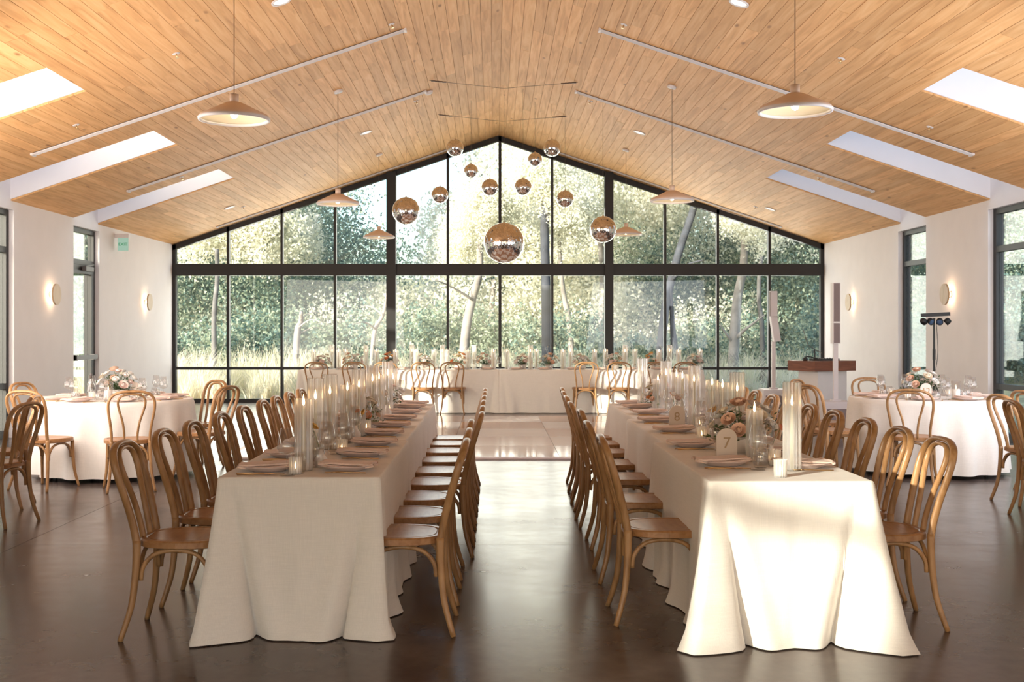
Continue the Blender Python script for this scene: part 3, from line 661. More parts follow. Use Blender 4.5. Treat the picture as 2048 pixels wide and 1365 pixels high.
fs = [(i*n+k, i*n+(k+1) % n, (i+1)*n+(k+1) % n, (i+1)*n+k) for i in range(len(rings)-1) for k in range(n)]+[tuple(range(n-1, -1, -1)), tuple((len(rings)-1)*n+k for k in range(n))]
sm.add(vs, fs); st = build('seat', sm, 'seat', ch)
PCH = Proto(ch)
def chair_at(tx, ty, facing, label, group, off=0.265):
    """tx,ty is where the top of the back stands; facing = angle of the sitter's view"""
    fx, fy = math.cos(facing), math.sin(facing)
    PCH.put((tx+fx*off, ty+fy*off, 0), facing-PI/2, label, group)

# ------------------------------------------------------------------ tables and cloths
def rect_cloth(label, x0, x1, y0, y1, zt, ends, drop=None, seed=1, group=None, cat='tablecloth', cor=0.16, cmul=(1, 1, 1, 1)):
    """ends: flare multipliers (-x, +x, -y, +y)"""
    r = random.Random(seed); per = []; rc = 0.025
    def edge(a, b, nrm, nseg, fl):
        for i in range(nseg): per.append((Vector(a).lerp(Vector(b), i/nseg), Vector(nrm), fl, i/nseg))
    Lx, Ly = x1-x0, y1-y0; nx, ny = int(Lx/0.022), int(Ly/0.022)
    edge((x0, y0), (x1, y0), (0, -1), nx, ends[2]); edge((x1, y0), (x1, y1), (1, 0), ny, ends[1]); edge((x1, y1), (x0, y1), (0, 1), nx, ends[3]); edge((x0, y1), (x0, y0), (-1, 0), ny, ends[0])
    N = len(per); cornersI = [0, nx, nx+ny, 2*nx+ny]
    cfl = [min(ends[2], ends[0]), min(ends[2], ends[1]), min(ends[3], ends[1]), min(ends[3], ends[0])]
    cdir = [Vector((-1, -1)), Vector((1, -1)), Vector((1, 1)), Vector((-1, 1))]
    ph = [r.uniform(0, 6) for _ in range(4)]
    cm = [r.uniform(.9, 1.1)*cmul[_] for _ in range(4)]
    levels = [0, .012, .03, .06, .1, .16, .24, .34, .45, .56, .67, .78, .88, .95, 1.0]
    vs = []; H = zt-0.006
    for li, s in enumerate(levels):
        for i, (p_, nr, fl, u) in enumerate(per):
            off = Vector((0, 0)); sw = s**1.15
            dmin = 9; ci = 0
            for c in range(4):
                dd = min(abs(i-cornersI[c]), N-abs(i-cornersI[c]))*0.022
                if dd < dmin: dmin = dd; ci = c
            g = math.exp(-(dmin/(0.025+0.06*s))**2); dip = math.exp(-((dmin-(0.05+0.10*s))/(0.02+0.03*s))**2); g2 = math.exp(-((dmin-(0.10+0.16*s))/(0.03+0.03*s))**2)
            g3 = math.exp(-((dmin-(0.04+0.05*s))/(0.02+0.025*s))**2)
            t_ = i*0.022
            wave = 0.013*math.sin(t_*15+ph[0])+0.004*math.sin(t_*29+ph[1])+0.012*math.sin(t_*9+ph[2])
            base = 0.008+fl*sw*(0.004+wave*(0.35+sw))
            off += nr*(base if s > 0 else 0)
            off += cdir[ci]*(cor*cfl[ci]*cm[ci]*g*sw*0.72)-cdir[ci]*0.0
            off += nr*(fl*sw*(-0.085*dip+0.035*g2)*cfl[ci])
            tng = Vector((-nr.y, nr.x)); away = 1 if (i-cornersI[ci]) % N < N/2 else -1
            off += tng*(away*0.085*sw*g3*cfl[ci]*fl)
            if nr.y < 0 and 0.5 < u and s > 0.03: off += nr*(-0.007*min(1, s*4))
            if s == 0: off = nr*(-0.0)
            if s > 0.9 and fl > 0: off += nr*0.02*(s-0.9)*10*(0.6+0.6*math.sin(t_*13+ph[3]))
            z = zt-H*s if s > 0.03 else zt-(0.001 if s == 0 else 0.004 if s == .012 else .014)
            if s == 0: q = p_-nr*0.0+off*0
            else: q = p_+off*(0.3 if s == .012 else 0.75 if s == 0.03 else 1)
            vs.append((q.x, q.y, z))
    L_ = len(levels); fs = [(l*N+i, (l+1)*N+i, (l+1)*N+(i+1) % N, l*N+(i+1) % N) for l in range(L_-1) for i in range(N)]
    cx_, cy_ = (x0+x1)/2, (y0+y1)/2; k = len(vs)
    for (p_, nr, fl, u) in per: vs.append((cx_+(p_.x-cx_)*0.985, cy_+(p_.y-cy_)*0.99, zt))
    fs += [(i, (i+1) % N, k+(i+1) % N, k+i) for i in range(N)]+[tuple(k+i for i in range(N))]
    mb_ = MB(); mb_.add([(a-cx_, b-cy_, c) for a, b, c in vs], fs)
    o = build('tablecloth', mb_, 'cloth', None, False, (cx_, cy_, 0), 0, label=label, category=cat, group=group)
    for p_ in o.data.polygons: p_.use_smooth = len(p_.vertices) == 4
    return o
def rect_table(label, x0, x1, y0, y1, zt, group):
    t_ = thing('banquet_table', label, 'table', ((x0+x1)/2, (y0+y1)/2, 0), 0, group); a, b = (x1-x0)/2-0.01, (y1-y0)/2-0.01
    build('tabletop', MB().span(-a, a, -b, b, zt-0.04, zt-0.008), 'grey', t_)
    for i in (-1, 1):
        for j in (-1, 1): build('leg', MB().tube([(i*(a-.08), j*(b-.12), 0.0), (i*(a-.08), j*(b-.12), zt-0.04)], .014, .014, 8), 'grey', t_)
ZT = 0.76
SEGS = {'left': [(-1.285, -0.535, 5.36, 7.155), (-1.30, -0.55, 7.165, 8.965), (-1.31, -0.56, 8.975, 10.79)], 'right': [(0.975, 1.72, 5.22, 7.03), (1.035, 1.785, 7.04, 8.90), (1.09, 1.84, 8.91, 10.85)]}
for nm, sg_ in SEGS.items():
    for i, (x0, x1, y0, y1) in enumerate(sg_):
        w_ = ['nearest', 'middle', 'farthest'][i]
        rect_cloth(f'floor-length ivory cloth over the {w_} section of the {nm} long table', x0, x1, y0, y1, ZT, (1, 1, 1 if i == 0 else 0.4, 1 if i == 2 else 0.4), seed=(3 if nm == 'left' else 8)+i, group='ivory cloths on the long tables', cor=0.12 if nm == 'left' else 0.19, cmul=(1.1, .35, 1, 1) if nm == 'left' else (.75, .95, 1, 1))
        rect_table(f'{w_} folding banquet table under the {nm} long ivory cloths', x0, x1, y0, y1, ZT, 'folding tables of the long rows')
HX = [-3.44, -1.68, 0.09, 1.87, 3.68]
for i in range(4):
    nm = ['leftmost', 'second from left', 'third from left', 'rightmost'][i]
    rect_cloth(f'{nm} ivory cloth of the head table before the glass wall', HX[i]+.005, HX[i+1]-.005, 20.2, 20.95, ZT, (1 if i == 0 else .25, 1 if i == 3 else .25, 1.1, 1), seed=20+i, group='head table cloths')
    rect_table(f'{nm} folding table under the head table cloths', HX[i]+.005, HX[i+1]-.005, 20.2, 20.95, ZT, 'folding tables of the head table')
def round_set(label, cx_, cy_, Rr, seed):
    r = random.Random(seed); N = 200; lv = [0, .01, .03, .07, .13, .22, .34, .48, .62, .75, .87, .95, 1.0]; vs = []; H = ZT-0.045
    A = [r.uniform(0, 6) for _ in range(3)]
    for s in lv:
        for i in range(N):
            h = 2*PI*i/N; f = math.cos(15*h+A[0]+0.7*math.sin(2*h+A[1])); f = math.copysign(abs(f)**0.75, f)
            q = Rr+(0.012 if s > .01 else 0 if s == 0 else .006)+s**0.8*(0.035+0.038*f)+0.010*s*math.sin(4*h+A[2])
            z = ZT-H*s-(0 if s else 0)-(0.010 if 0 < s < .05 else 0); vs.append((q*math.cos(h), q*math.sin(h), z))
    fs = [(l*N+i, (l+1)*N+i, (l+1)*N+(i+1) % N, l*N+(i+1) % N) for l in range(len(lv)-1) for i in range(N)]+[tuple(range(N))]
    mb_ = MB(); mb_.add(vs, fs)
    o = build('tablecloth', mb_, 'cloth', None, False, (cx_, cy_, 0), 0, label=f'round ivory cloth hanging just above the floor on the {label} round table', category='tablecloth', group='round table cloths')
    for p_ in o.data.polygons: p_.use_smooth = len(p_.vertices) == 4
    t_ = thing('round_table', f'{label} round banquet table, its dark feet showing below the cloth', 'table', (cx_, cy_, 0), 0, 'round banquet tables')
    build('tabletop', MB().lathe([(0, ZT-.04), (Rr-.01, ZT-.04), (Rr-.01, ZT-.01), (0, ZT-.01)], 48), 'grey', t_)
    for i in (-1, 1):
        for j in (-1, 1): build('leg', MB().tube([(i*.42, j*.5, 0), (i*.40, j*.46, ZT-.04)], .018, .018, 8), 'black', t_)
RL_, RR_ = (-3.81, 11.6, 0.745), (4.44, 11.85, 0.745)
round_set('left', *RL_, 4); round_set('right', *RR_, 9)

# ------------------------------------------------------------------ chairs around the tables
AL = [5.54, 6.2, 6.79, 7.5, 8.17, 8.85, 9.4, 10.0, 10.6]
AR = [5.62, 6.23, 6.84, 7.5, 8.12, 8.78, 9.44, 10.06, 10.6]
BLy = [5.82, 6.75, 7.76, 8.59, 9.4, 10.1, 10.75]; BLx = [.58, .587, .624, .61, .63, .65, .677]
BR = [5.72, 6.34, 6.98, 7.67, 8.34, 8.95, 9.6, 10.3, 10.9]
def nth(i): return ORD[i]
for i, y in enumerate(AL): chair_at(-1.75, y, 0, f'{nth(i)} honey bentwood chair from the near end, outer side of the left long table', 'chairs on the outer side of the left long table')
for i, y in enumerate(AR): chair_at(-0.175 if i < 3 else -0.12, y, PI, f'{nth(i)} honey bentwood chair from the near end, aisle side of the left long table', 'chairs on the aisle side of the left long table')
for i, y in enumerate(BLy): chair_at(BLx[i], y, 0, f'{nth(i)} honey bentwood chair from the near end, aisle side of the right long table', 'chairs on the aisle side of the right long table')
for i, y in enumerate(BR): chair_at(2.19+0.018*i, y, PI, ('sunlit nearest honey bentwood chair' if i == 0 else f'{nth(i)} honey bentwood chair from the near end')+', outer side of the right long table', 'chairs on the outer side of the right long table')
def face(tx, ty, c): return math.atan2(c[1]-ty, c[0]-tx)
for (tx, ty, lb) in ((-3.22, 10.22, 'bentwood chair with its back to the camera in front of the left round table'), (-4.19, 10.3, 'bentwood chair at the near left side of the left round table'), (-4.86, 11.9, 'bentwood chair behind the left round table by the window'), (-2.60, 11.15, 'bentwood chair right of the left round table, nearer of the two'), (-3.02, 12.42, 'bentwood chair right of the left round table, farther of the two')):
    chair_at(tx, ty, face(tx, ty, RL_), lb, 'chairs around the left round table')
for (tx, ty, lb) in ((3.80, 10.5, 'bentwood chair with its back to the camera in front of the right round table'), (4.27, 13.1, 'bentwood chair facing the camera behind the right round table'), (3.36, 12.65, 'bentwood chair left of the right round table, farther of the two'), (3.12, 11.35, 'bentwood chair left of the right round table, nearer of the two')):
    chair_at(tx, ty, face(tx, ty, RR_), lb, 'chairs around the right round table')
for (tx, ty, f, lb) in ((-3.49, 8.55, 168, 'bentwood chair at the left picture edge, nearest one'), (-3.83, 9.5, 188, 'bentwood chair at the left picture edge just behind the nearest')):
    chair_at(tx, ty, math.radians(f), lb, 'chairs turned to a table beyond the left picture edge')
for (tx, ty, f, lb) in ((4.02, 8.85, -5, 'bentwood chair at the right picture edge, nearest one'), (4.26, 9.62, 8, 'bentwood chair at the right picture edge just behind the nearest'), (4.75, 10.25, 10, 'bentwood chair at the right picture edge, farthest of three')):
    chair_at(tx, ty, math.radians(f), lb, 'chairs turned to a table beyond the right picture edge')
HC = [635, 709, 772, 846, 905, 1172, 1238, 1308, 1369]
for i, px in enumerate(HC):
    x = (px-CX)*19.85/FPX; chair_at(x, 19.83, PI/2+(-.08, .05, 0, .06, -.04, .05, -.06, .03, 0)[i], f'{nth(i)} bentwood chair from the left, standing before the head table', 'chairs before the head table', off=0.2)

# ------------------------------------------------------------------ tableware prototypes
def single(name, mb, mat, cat, smooth=True): return Proto(build(name, mb, mat, None, smooth, category=cat))
plate = single('dinner_plate', MB().lathe([(0, .004), (.075, .003), (.08, 0), (.085, .004), (.115, .014), (.138, .026), (.141, .0285), (.138, .030), (.112, .019), (.08, .010), (0, .009)], 40), 'plate', 'plate')
def napkin_mesh():
    mb_ = MB(); nx, ny = 22, 10; L_, W_ = .275, .145
    for lay in range(2):
        k = len(mb_.v); vs = []
        for i in range(nx+1):
            for j in range(ny+1):
                u = i/nx-.5; v = j/ny-.5
                z = .030+.010*lay+.006*math.sin(u*5+lay)*abs(u)*2+.002*math.cos(v*7+u*5+lay)+.010*max(0, abs(u)-.38)*4
                vs.append((u*(L_-.012*lay)+.004*math.sin(v*8), v*(W_-.014*lay)*(1-.15*u)+.006*math.sin(u*6+lay)+.004*lay, z))
        fs = []
        for i in range(nx):
            for j in range(ny):
                a = i*(ny+1)+j; fs.append((a, a+ny+1, a+ny+2, a+1))
        m_ = len(vs); vs += [(a, b, c-.009) for a, b, c in vs]
        fs += [tuple(q+m_ for q in reversed(f)) for f in fs[:nx*ny]]
        bd = [i*(ny+1) for i in range(nx)]+[nx*(ny+1)+j for j in range(ny)]+[i*(ny+1)+ny for i in range(nx, 0, -1)]+[j for j in range(ny, 0, -1)]
        fs += [(bd[q], bd[(q+1) % len(bd)], bd[(q+1) % len(bd)]+m_, bd[q]+m_) for q in range(len(bd))]
        mb_.add(vs, fs)
    return mb_
napkin = single('napkin', napkin_mesh(), 'napkin', 'napkin')
kn = MB(); kn.tube([(0, -.11, .006), (0, -.06, .007), (0, 0.0, .006), (0, .02, .005)], .0035, .005, 8, (0, 0, 1)); kn.prism([(-.004, .015, .003), (.005, .015, .003), (.008, .05, .003), (.006, .10, .003), (-.001, .118, .003), (-.004, .06, .003)], (0, 0, .003))
knife = single('table_knife', kn, 'gold', 'knife')
fk = MB(); fk.tube([(0, -.10, .006), (0, 0, .008), (0, .045, .010)], .003, lambda u: .0055-.002*u, 8, (0, 0, 1)); fk.box(0, .052, .009, .02, .02, .003)
for i in range(4): fk.box(-.0085+i*.0057, .078, .0085, .003, .035, .003)
fork = single('table_fork', fk, 'gold', 'fork')
sn = MB(); sn.tube([(0, -.09, .005), (0, 0, .007), (0, .04, .008)], .003, lambda u: .005-.002*u, 8, (0, 0, 1))
sn.add([(.018*math.cos(2*PI*k/14), .062+.028*math.sin(2*PI*k/14), .009) for k in range(14)]+[(0, .062, .003)], [(k, (k+1) % 14, 14) for k in range(14)])
spoon = single('table_spoon', sn, 'gold', 'spoon')
wg = thing('wine_glass', '', 'glass')
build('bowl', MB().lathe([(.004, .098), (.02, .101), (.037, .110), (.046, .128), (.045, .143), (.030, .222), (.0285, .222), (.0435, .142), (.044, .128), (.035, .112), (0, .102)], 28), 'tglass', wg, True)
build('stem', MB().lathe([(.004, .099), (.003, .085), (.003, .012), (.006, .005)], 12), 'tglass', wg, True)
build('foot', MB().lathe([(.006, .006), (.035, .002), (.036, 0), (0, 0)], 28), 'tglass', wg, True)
wine = Proto(wg)
tg = thing('tumbler', '', 'glass')
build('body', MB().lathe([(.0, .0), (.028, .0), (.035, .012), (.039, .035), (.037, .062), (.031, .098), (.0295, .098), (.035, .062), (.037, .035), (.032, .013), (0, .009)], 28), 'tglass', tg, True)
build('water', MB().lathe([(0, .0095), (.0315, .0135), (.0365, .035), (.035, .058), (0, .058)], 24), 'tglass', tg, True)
tumbler = Proto(tg)
def hurricane_proto(r, h):
    o = thing('hurricane_glass', '', 'candle holder')
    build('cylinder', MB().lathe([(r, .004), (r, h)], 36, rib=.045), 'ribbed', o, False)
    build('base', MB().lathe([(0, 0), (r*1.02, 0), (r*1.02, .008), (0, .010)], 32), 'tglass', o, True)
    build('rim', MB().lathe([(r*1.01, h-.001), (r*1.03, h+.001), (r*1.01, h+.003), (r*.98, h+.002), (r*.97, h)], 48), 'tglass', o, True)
    return Proto(o)
HUR = {h: hurricane_proto(.043, h) for h in (.27, .35, .43)}
def flame_mb(z, s=1.0): return MB().lathe([(0, z), (.0042*s, z+.006*s), (.0055*s, z+.013*s), (.0042*s, z+.024*s), (.0018*s, z+.036*s), (0, z+.045*s)], 10)
def taper_proto(h):
    o = thing('taper_candle', '', 'candle')
    build('wax', MB().lathe([(0, .010), (.0115, .010), (.010, h*.6), (.0085, h-.01), (.005, h), (0, h)], 14), 'wax', o, True)
    build('wick', MB().tube([(0, 0, h-.002), (0.001, 0, h+.010)], .001, .001, 5), 'wick', o); build('flame', flame_mb(h+.006, 1.25), 'flame', o, True); return Proto(o)
TAP = {h: taper_proto(h) for h in (.25, .31)}
vo = thing('votive_candle', '', 'candle')
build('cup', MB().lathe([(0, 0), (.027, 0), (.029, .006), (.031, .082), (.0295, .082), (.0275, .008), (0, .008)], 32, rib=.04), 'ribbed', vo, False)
build('wax', MB().lathe([(0, .009), (.024, .009), (.024, .026), (0, .027)], 20), 'whitewax', vo, True); build('flame', flame_mb(.027, .75), 'flame', vo, True)
votive = Proto(vo)
po = thing('pillar_candle', '', 'candle')
build('wax', MB().lathe([(0, .006), (.037, .006), (.038, .10), (.034, .104), (0, .100)], 28), 'whitewax', po, True); build('flame', flame_mb(.103, 1.0), 'flame', po, True)
build('wick', MB().tube([(0, 0, .10), (0, 0, .108)], .001, .001, 5), 'wick', po)
pillar = Proto(po)
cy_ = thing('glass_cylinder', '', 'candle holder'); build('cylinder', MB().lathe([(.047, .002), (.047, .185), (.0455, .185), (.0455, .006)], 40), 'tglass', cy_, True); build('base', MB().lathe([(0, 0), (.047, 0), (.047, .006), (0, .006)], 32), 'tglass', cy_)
gcyl = Proto(cy_)
# flowers
def bloom_mesh(name, mat, layers=4, r=0.03):
    mb_ = MB(); rr = random.Random(len(name)+layers)
    for l in range(layers):
        q = r*(0.35+0.65*l/(layers-1)); n_ = 4+l*2; ph = rr.uniform(0, 6)
        for k in range(n_):
            h = ph+2*PI*k/n_; wa = PI/n_*1.5; b = []
            for vv, (rad, zz) in enumerate(((.15, .0), (.75, .25+.1*(layers-l)), (1.0, .75+.12*(layers-l)), (1.08 if l > 1 else .8, 1.0+.15*(layers-l-1)))):
                for uu in (-1, -.35, .35, 1):
                    a_ = h+uu*wa*(0.6+.4*(vv > 0)); cup = 1-(.10*abs(uu))
                    b.append((q*rad*cup*math.cos(a_), q*rad*cup*math.sin(a_), r*zz*.62*(1-.2*abs(uu)*(vv == 3))))
            mb_.add(b, [(i*4+j, i*4+j+1, (i+1)*4+j+1, (i+1)*4+j) for i in range(3) for j in range(3)])
    mb_.lathe([(0, r*.5), (r*.22, r*.62), (r*.16, r*.85), (0, r*.9)], 10)
    me = mesh(name, mb_, mat, True); return me
BM = {k: bloom_mesh('bloom_'+k, 'b_'+k, 4 if k in ('blush', 'white', 'cream') else 5) for k in BL}
def sprig_leaves(n, spread, height, seed, low=0.0):
    r = random.Random(seed); V = []; F = []
    for _ in range(n):
        h = r.uniform(0, 2*PI); el = r.uniform(low, 1.2); L_ = r.uniform(.5, 1.0); nl = 9
        for i in range(nl):
            tt = (i+1)/nl*L_; c = Vector((math.cos(h)*math.cos(el)*spread*tt, math.sin(h)*math.cos(el)*spread*tt, math.sin(el)*height*tt))
            d_ = Vector((math.cos(h+(1.1 if i % 2 else -1.1)), math.sin(h+(1.1 if i % 2 else -1.1)), r.uniform(-.2, .7))).normalized(); s_ = r.uniform(.012, .022)
            sd_ = d_.cross(Vector((r.uniform(-.4, .4), r.uniform(-.4, .4), 1))).normalized()*s_*.38; k = len(V)
            V += [tuple(c), tuple(c+d_*s_*.8+sd_), tuple(c+d_*s_*1.7), tuple(c+d_*s_*.8-sd_)]; F.append((k, k+1, k+2, k+3))
    return V, F
def arrangement(colors, spread, height, nb, seed, bowl=True, nleaf=70, bs=1.0):
    r = random.Random(seed); o = thing('flower_arrangement', '', 'flowers'); hb = .07
    if bowl: build('bowl', MB().lathe([(0, 0), (.045, 0), (.052, .01), (.06, .05), (.062, hb), (.058, hb), (.05, .03), (0, .02)], 28), 'ceramic', o, True)
    V, F = sprig_leaves(nleaf, spread*1.15, height*1.0, seed); mb_ = MB(); mb_.add([(a, b, c+hb*.7) for a, b, c in V], F); build('foliage', mb_, 'leafy', o, kind='stuff')
    st_ = MB()
    for i in range(nb):
        h = 2.39996*i+r.uniform(-.3, .3); el = math.asin(min(.98, .12+.86*((i+.5)/nb)))
        k_ = r.uniform(.78, 1.12); p_ = Vector((math.cos(h)*math.cos(el)*spread*.85*k_, math.sin(h)*math.cos(el)*spread*.85*k_, hb+math.sin(el)*height*.85*k_))
        b = obj('bloom', BM[r.choice(colors)], o, p_); nrm = Vector((p_.x, p_.y, (p_.z-hb)+.05)).normalized(); b.rotation_euler = nrm.to_track_quat('Z', 'Y').to_euler(); sc = r.uniform(.75, 1.25)*bs; b.scale = (sc,)*3
        st_.tube([(0, 0, .03), p_*0.5+Vector((0, 0, .03)), p_], .0015, .0015, 5)
    build('stems', st_, 'stem', o, kind='stuff')
    return Proto(o)
ARR = [arrangement(['blush', 'white', 'cream', 'peach', 'white', 'white', 'cream'], .16, .17, 17, 1), arrangement(['peach', 'orange', 'white', 'yellow', 'cream'], .14, .18, 15, 2), arrangement(['white', 'blush', 'cream', 'white'], .14, .15, 15, 3)]
def bud(colors, seed, glassy=False, hh=.09):
    r = random.Random(seed); o = thing('bud_vase', '', 'vase')
    prof = [(0, 0), (.026, 0), (.034, .02), (.033, .04), (.016, .065), (.012, .08), (.014, hh), (.011, hh), (.010, .08), (0, .06)]
    build('vase', MB().lathe(prof, 24), 'tglass' if glassy else 'ceramic', o, True)
    for i, c in enumerate(colors):
        tip = Vector((r.uniform(-.05, .05), r.uniform(-.05, .05), hh+r.uniform(.05, .13)))
        stt = build('stem', MB().tube(smoothpath([(0, 0, .03), (tip.x*.25, tip.y*.25, hh+.01), tip*1.0], 4), .0013, .0013, 5), 'stem', o)
        b = obj('bloom', BM[c], o, tip); b.rotation_euler = (r.uniform(-.9, -.1)*-1, r.uniform(-.8, .8), 0); s_ = r.uniform(.75, 1.0); b.scale = (s_,)*3
    return Proto(o)
BUD = [bud(['yellow'], 1), bud(['white', 'cream'], 2, True), bud(['orange', 'yellow', 'yellow'], 3), bud(['coral'], 4), bud(['peach', 'white', 'blush'], 5, True), bud(['yellow', 'cream'], 6)]

def setting(px_, py_, ang, where, grp, far=False, side=0.20):
    """plate centre px_,py_; ang = direction towards the table centre"""
    u = Vector((math.cos(ang), math.sin(ang))); rt = Vector((math.sin(ang), -math.cos(ang))); rz = ang-PI/2
    def P_(a, b): return (px_+rt.x*a+u.x*b, py_+rt.y*a+u.y*b, ZT)
    plate.put(P_(0, 0), 0, f'blush dinner plate, {where}', f'plates {grp}')
    napkin.put(P_(0, -.005), rz+PI/2+R.uniform(-.12, .12), f'folded blush napkin, {where}', f'napkins {grp}')
    knife.put(P_(.165, -.01), rz+R.uniform(-.05, .05), f'gold knife, {where}', f'knives {grp}')
    fork.put(P_(-.165, -.01), rz+R.uniform(-.05, .05), f'gold fork, {where}', f'forks {grp}')
    if not far: spoon.put(P_(.195, -.02), rz+R.uniform(-.05, .05), f'gold spoon, {where}', f'spoons {grp}')
    wine.put(P_(.20, .135+R.uniform(-.01, .01)), 0, f'clear wine glass, {where}', f'wine glasses {grp}')
    tumbler.put(P_(.115, .165+R.uniform(-.008, .008)), 0, f'clear water tumbler, {where}', f'tumblers {grp}')
def xat(side, y, xs=0):
    for x0, x1, y0, y1 in SEGS[side]:
        if y <= y1+.01: return x0, x1
    return SEGS[side][-1][:2]
def settings_row(side, ys, inner, tag):
    for i, y in enumerate(ys):
        y_ = min(max(y+0.02, SEGS[side][0][2]+.25), SEGS[side][2][3]-.2); x0, x1 = xat(side, y_)
        left = (side == 'left') != inner                # on the -x edge of this table
        px_, ang = (x0+.185, 0) if left else (x1-.185, PI)
        setting(px_, y_, ang, f'{nth(i)} place from near end, {tag} side, {side} long table', f'on the {tag} side of the {side} long table')
settings_row('left', AL, False, 'outer'); settings_row('left', AR, True, 'aisle')
settings_row('right', BLy, True, 'aisle'); settings_row('right', BR, False, 'outer')
def hur(x, y, h, c, where, zoff=0):
    HUR[h].put((x, y, ZT), R.uniform(0, 1), f"{'tall' if h > .4 else 'short' if h < .3 else 'mid-height'} ribbed hurricane, {where}", 'ribbed hurricane glasses')
    TAP[c].put((x, y, ZT), 0, f'lit taper candle, {where}', 'lit taper candles')
LH = [(607, 5.62, .35, .31), (628, 6.12, .43, .31), (660, 6.62, .43, .31), (695, 7.05, .35, .31), (721, 7.45, .43, .31), (745, 8.35, .43, .31), (768, 8.75, .35, .31), (782, 9.45, .43, .31), (786, 10.2, .35, .25)]
for i, (px, d, h, c) in enumerate(LH): hur(max(-.95, min(-.875, (px-CX)*d/FPX)), d, h, c, f'{nth(i)} from the near end of the left long table')
RH = [(1584, 5.62, .43, .31), (1509, 6.02, .27, .25), (1503, 6.95, .43, .31), (1445, 7.4, .35, .31), (1427, 7.75, .35, .31), (1388, 8.3, .43, .31), (1365, 8.85, .35, .31), (1353, 9.2, .35, .31), (1332, 9.55, .43, .31), (1316, 9.9, .27, .25), (1285, 10.5, .43, .31)]
for i, (px, d, h, c) in enumerate(RH): hur(max(1.32, min(1.47, (px-CX)*d/FPX)), d, h, c, f'{nth(i)} from the near end of the right long table')
for i, (x, y) in enumerate(((-.945, 5.47), (-.84, 6.35), (-.99, 6.9), (-.86, 7.75), (-.98, 8.6), (-.88, 9.7), (-.95, 10.5))): votive.put((x, y, ZT), 0, f'ribbed votive cup, {nth(i)} from the near end of the left long table', 'votive candles on the left long table')
for i, (x, y) in enumerate(((1.335, 5.36), (1.42, 5.82), (1.30, 7.2), (1.44, 8.05), (1.40, 8.62), (1.46, 9.3), (1.43, 10.2))): votive.put((x, y, ZT), 0, f'ribbed votive cup, {nth(i)} from the near end of the right long table', 'votive candles on the right long table')
ARR[1].put((-.91, 7.92, ZT), .5, 'low arrangement with orange and cream blooms on the left long table', 'low flower arrangements')
ARR[0].put((-.93, 9.95, ZT), 1.5, 'low pale arrangement at the far end of the left long table', 'low flower arrangements')
ARR[0].put((1.405, 6.48, ZT), 2.2, 'large white and peach arrangement behind the number seven card', 'low flower arrangements', 1.3)
ARR[1].put((1.43, 10.0, ZT), 3.9, 'low pink and orange arrangement at the far end of the right long table', 'low flower arrangements')
for i, (k, x, y, lb) in enumerate(((0, -.865, 5.75, 'white bud vase with one yellow ranunculus, near end of the left long table'), (1, -.99, 5.92, 'clear bud vase with white blooms beside the nearest left hurricane'), (2, -.87, 7.22, 'white bud vase with tall orange and yellow ranunculus, left long table'), (4, -.96, 8.15, 'clear bud vase of peach blooms, middle of the left long table'), (5, -.85, 9.15, 'white bud vase with two pale blooms, far part of the left long table'),
                              (3, 1.44, 5.98, 'white bud vase with one coral ranunculus, near end of the right long table'), (5, 1.36, 7.28, 'white bud vase with yellow poppies behind the flowers, right long table'), (4, 1.33, 8.45, 'clear bud vase of peach blooms beside the number eight card'), (1, 1.47, 9.05, 'clear bud vase of white blooms, far part of the right long table'))):
    BUD[k].put((x, y, ZT), R.uniform(0, 6), lb, 'bud vases')
def card(num, x, y, rz, label, back=False):
    o = thing('table_number', label, 'sign', (x, y, ZT), rz); w_, h_, n_ = .055, .165, 14
    pts = [(-w_, 0, 0), (w_, 0, 0)]+[(w_*math.cos(PI*k/n_), 0, h_-w_+w_*math.sin(PI*k/n_)) for k in range(n_+1)]
    build('arched_card', MB().prism(pts, (0, .006, 0)), 'card', o); build('foot', MB().box(0, .004, .004, .09, .035, .008), 'card', o)
    text(num, .085, 'ink', o, (0, -.0015, .085), (PI/2, 0, 0), name='numeral')
card('7', 1.235, 6.10, 0, 'arched taupe card with number 7 on the right long table')
card('8', 1.27, 7.98, 0, 'arched taupe card with number 8 farther along the right long table')
card('12', 4.29, 11.42, -.05, 'arched taupe card with number 12 on the right round table')
card('11', -3.62, 11.62, 2.6, 'arched taupe card turned away on the left round table')

# head table dressing
for i, px in enumerate((645, 708, 780, 848, 916, 972, 1045, 1098, 1164, 1230, 1308, 1388)):
    ARR[(2, 0, 1, 2, 1, 0, 2, 0, 2, 0, 1, 2)[i]].put(((px-CX)*20.62/FPX, 20.62, ZT), i*1.3, f'pale flower arrangement, {nth(i)} from the left on the head table', 'head table flower arrangements', 1.25)
for i, px in enumerate((627, 664, 677, 691, 732, 753, 791, 824, 832, 868, 885, 894, 936, 948, 987, 1014, 1061, 1073, 1126, 1141, 1189, 1211, 1250, 1270, 1318, 1339, 1357, 1400)):
    d = 20.42+.35*(i % 2); h = .43 if i % 3 == 1 else .35
    hur((px-CX)*d/FPX, d, h, .31, f'{nth(i)} from the left on the head table')
for i in range(14):
    x = -3.15+i*.505
    setting(x, 20.40, PI/2, f'{nth(i)} place from the left, head table', 'on the head table', far=True)
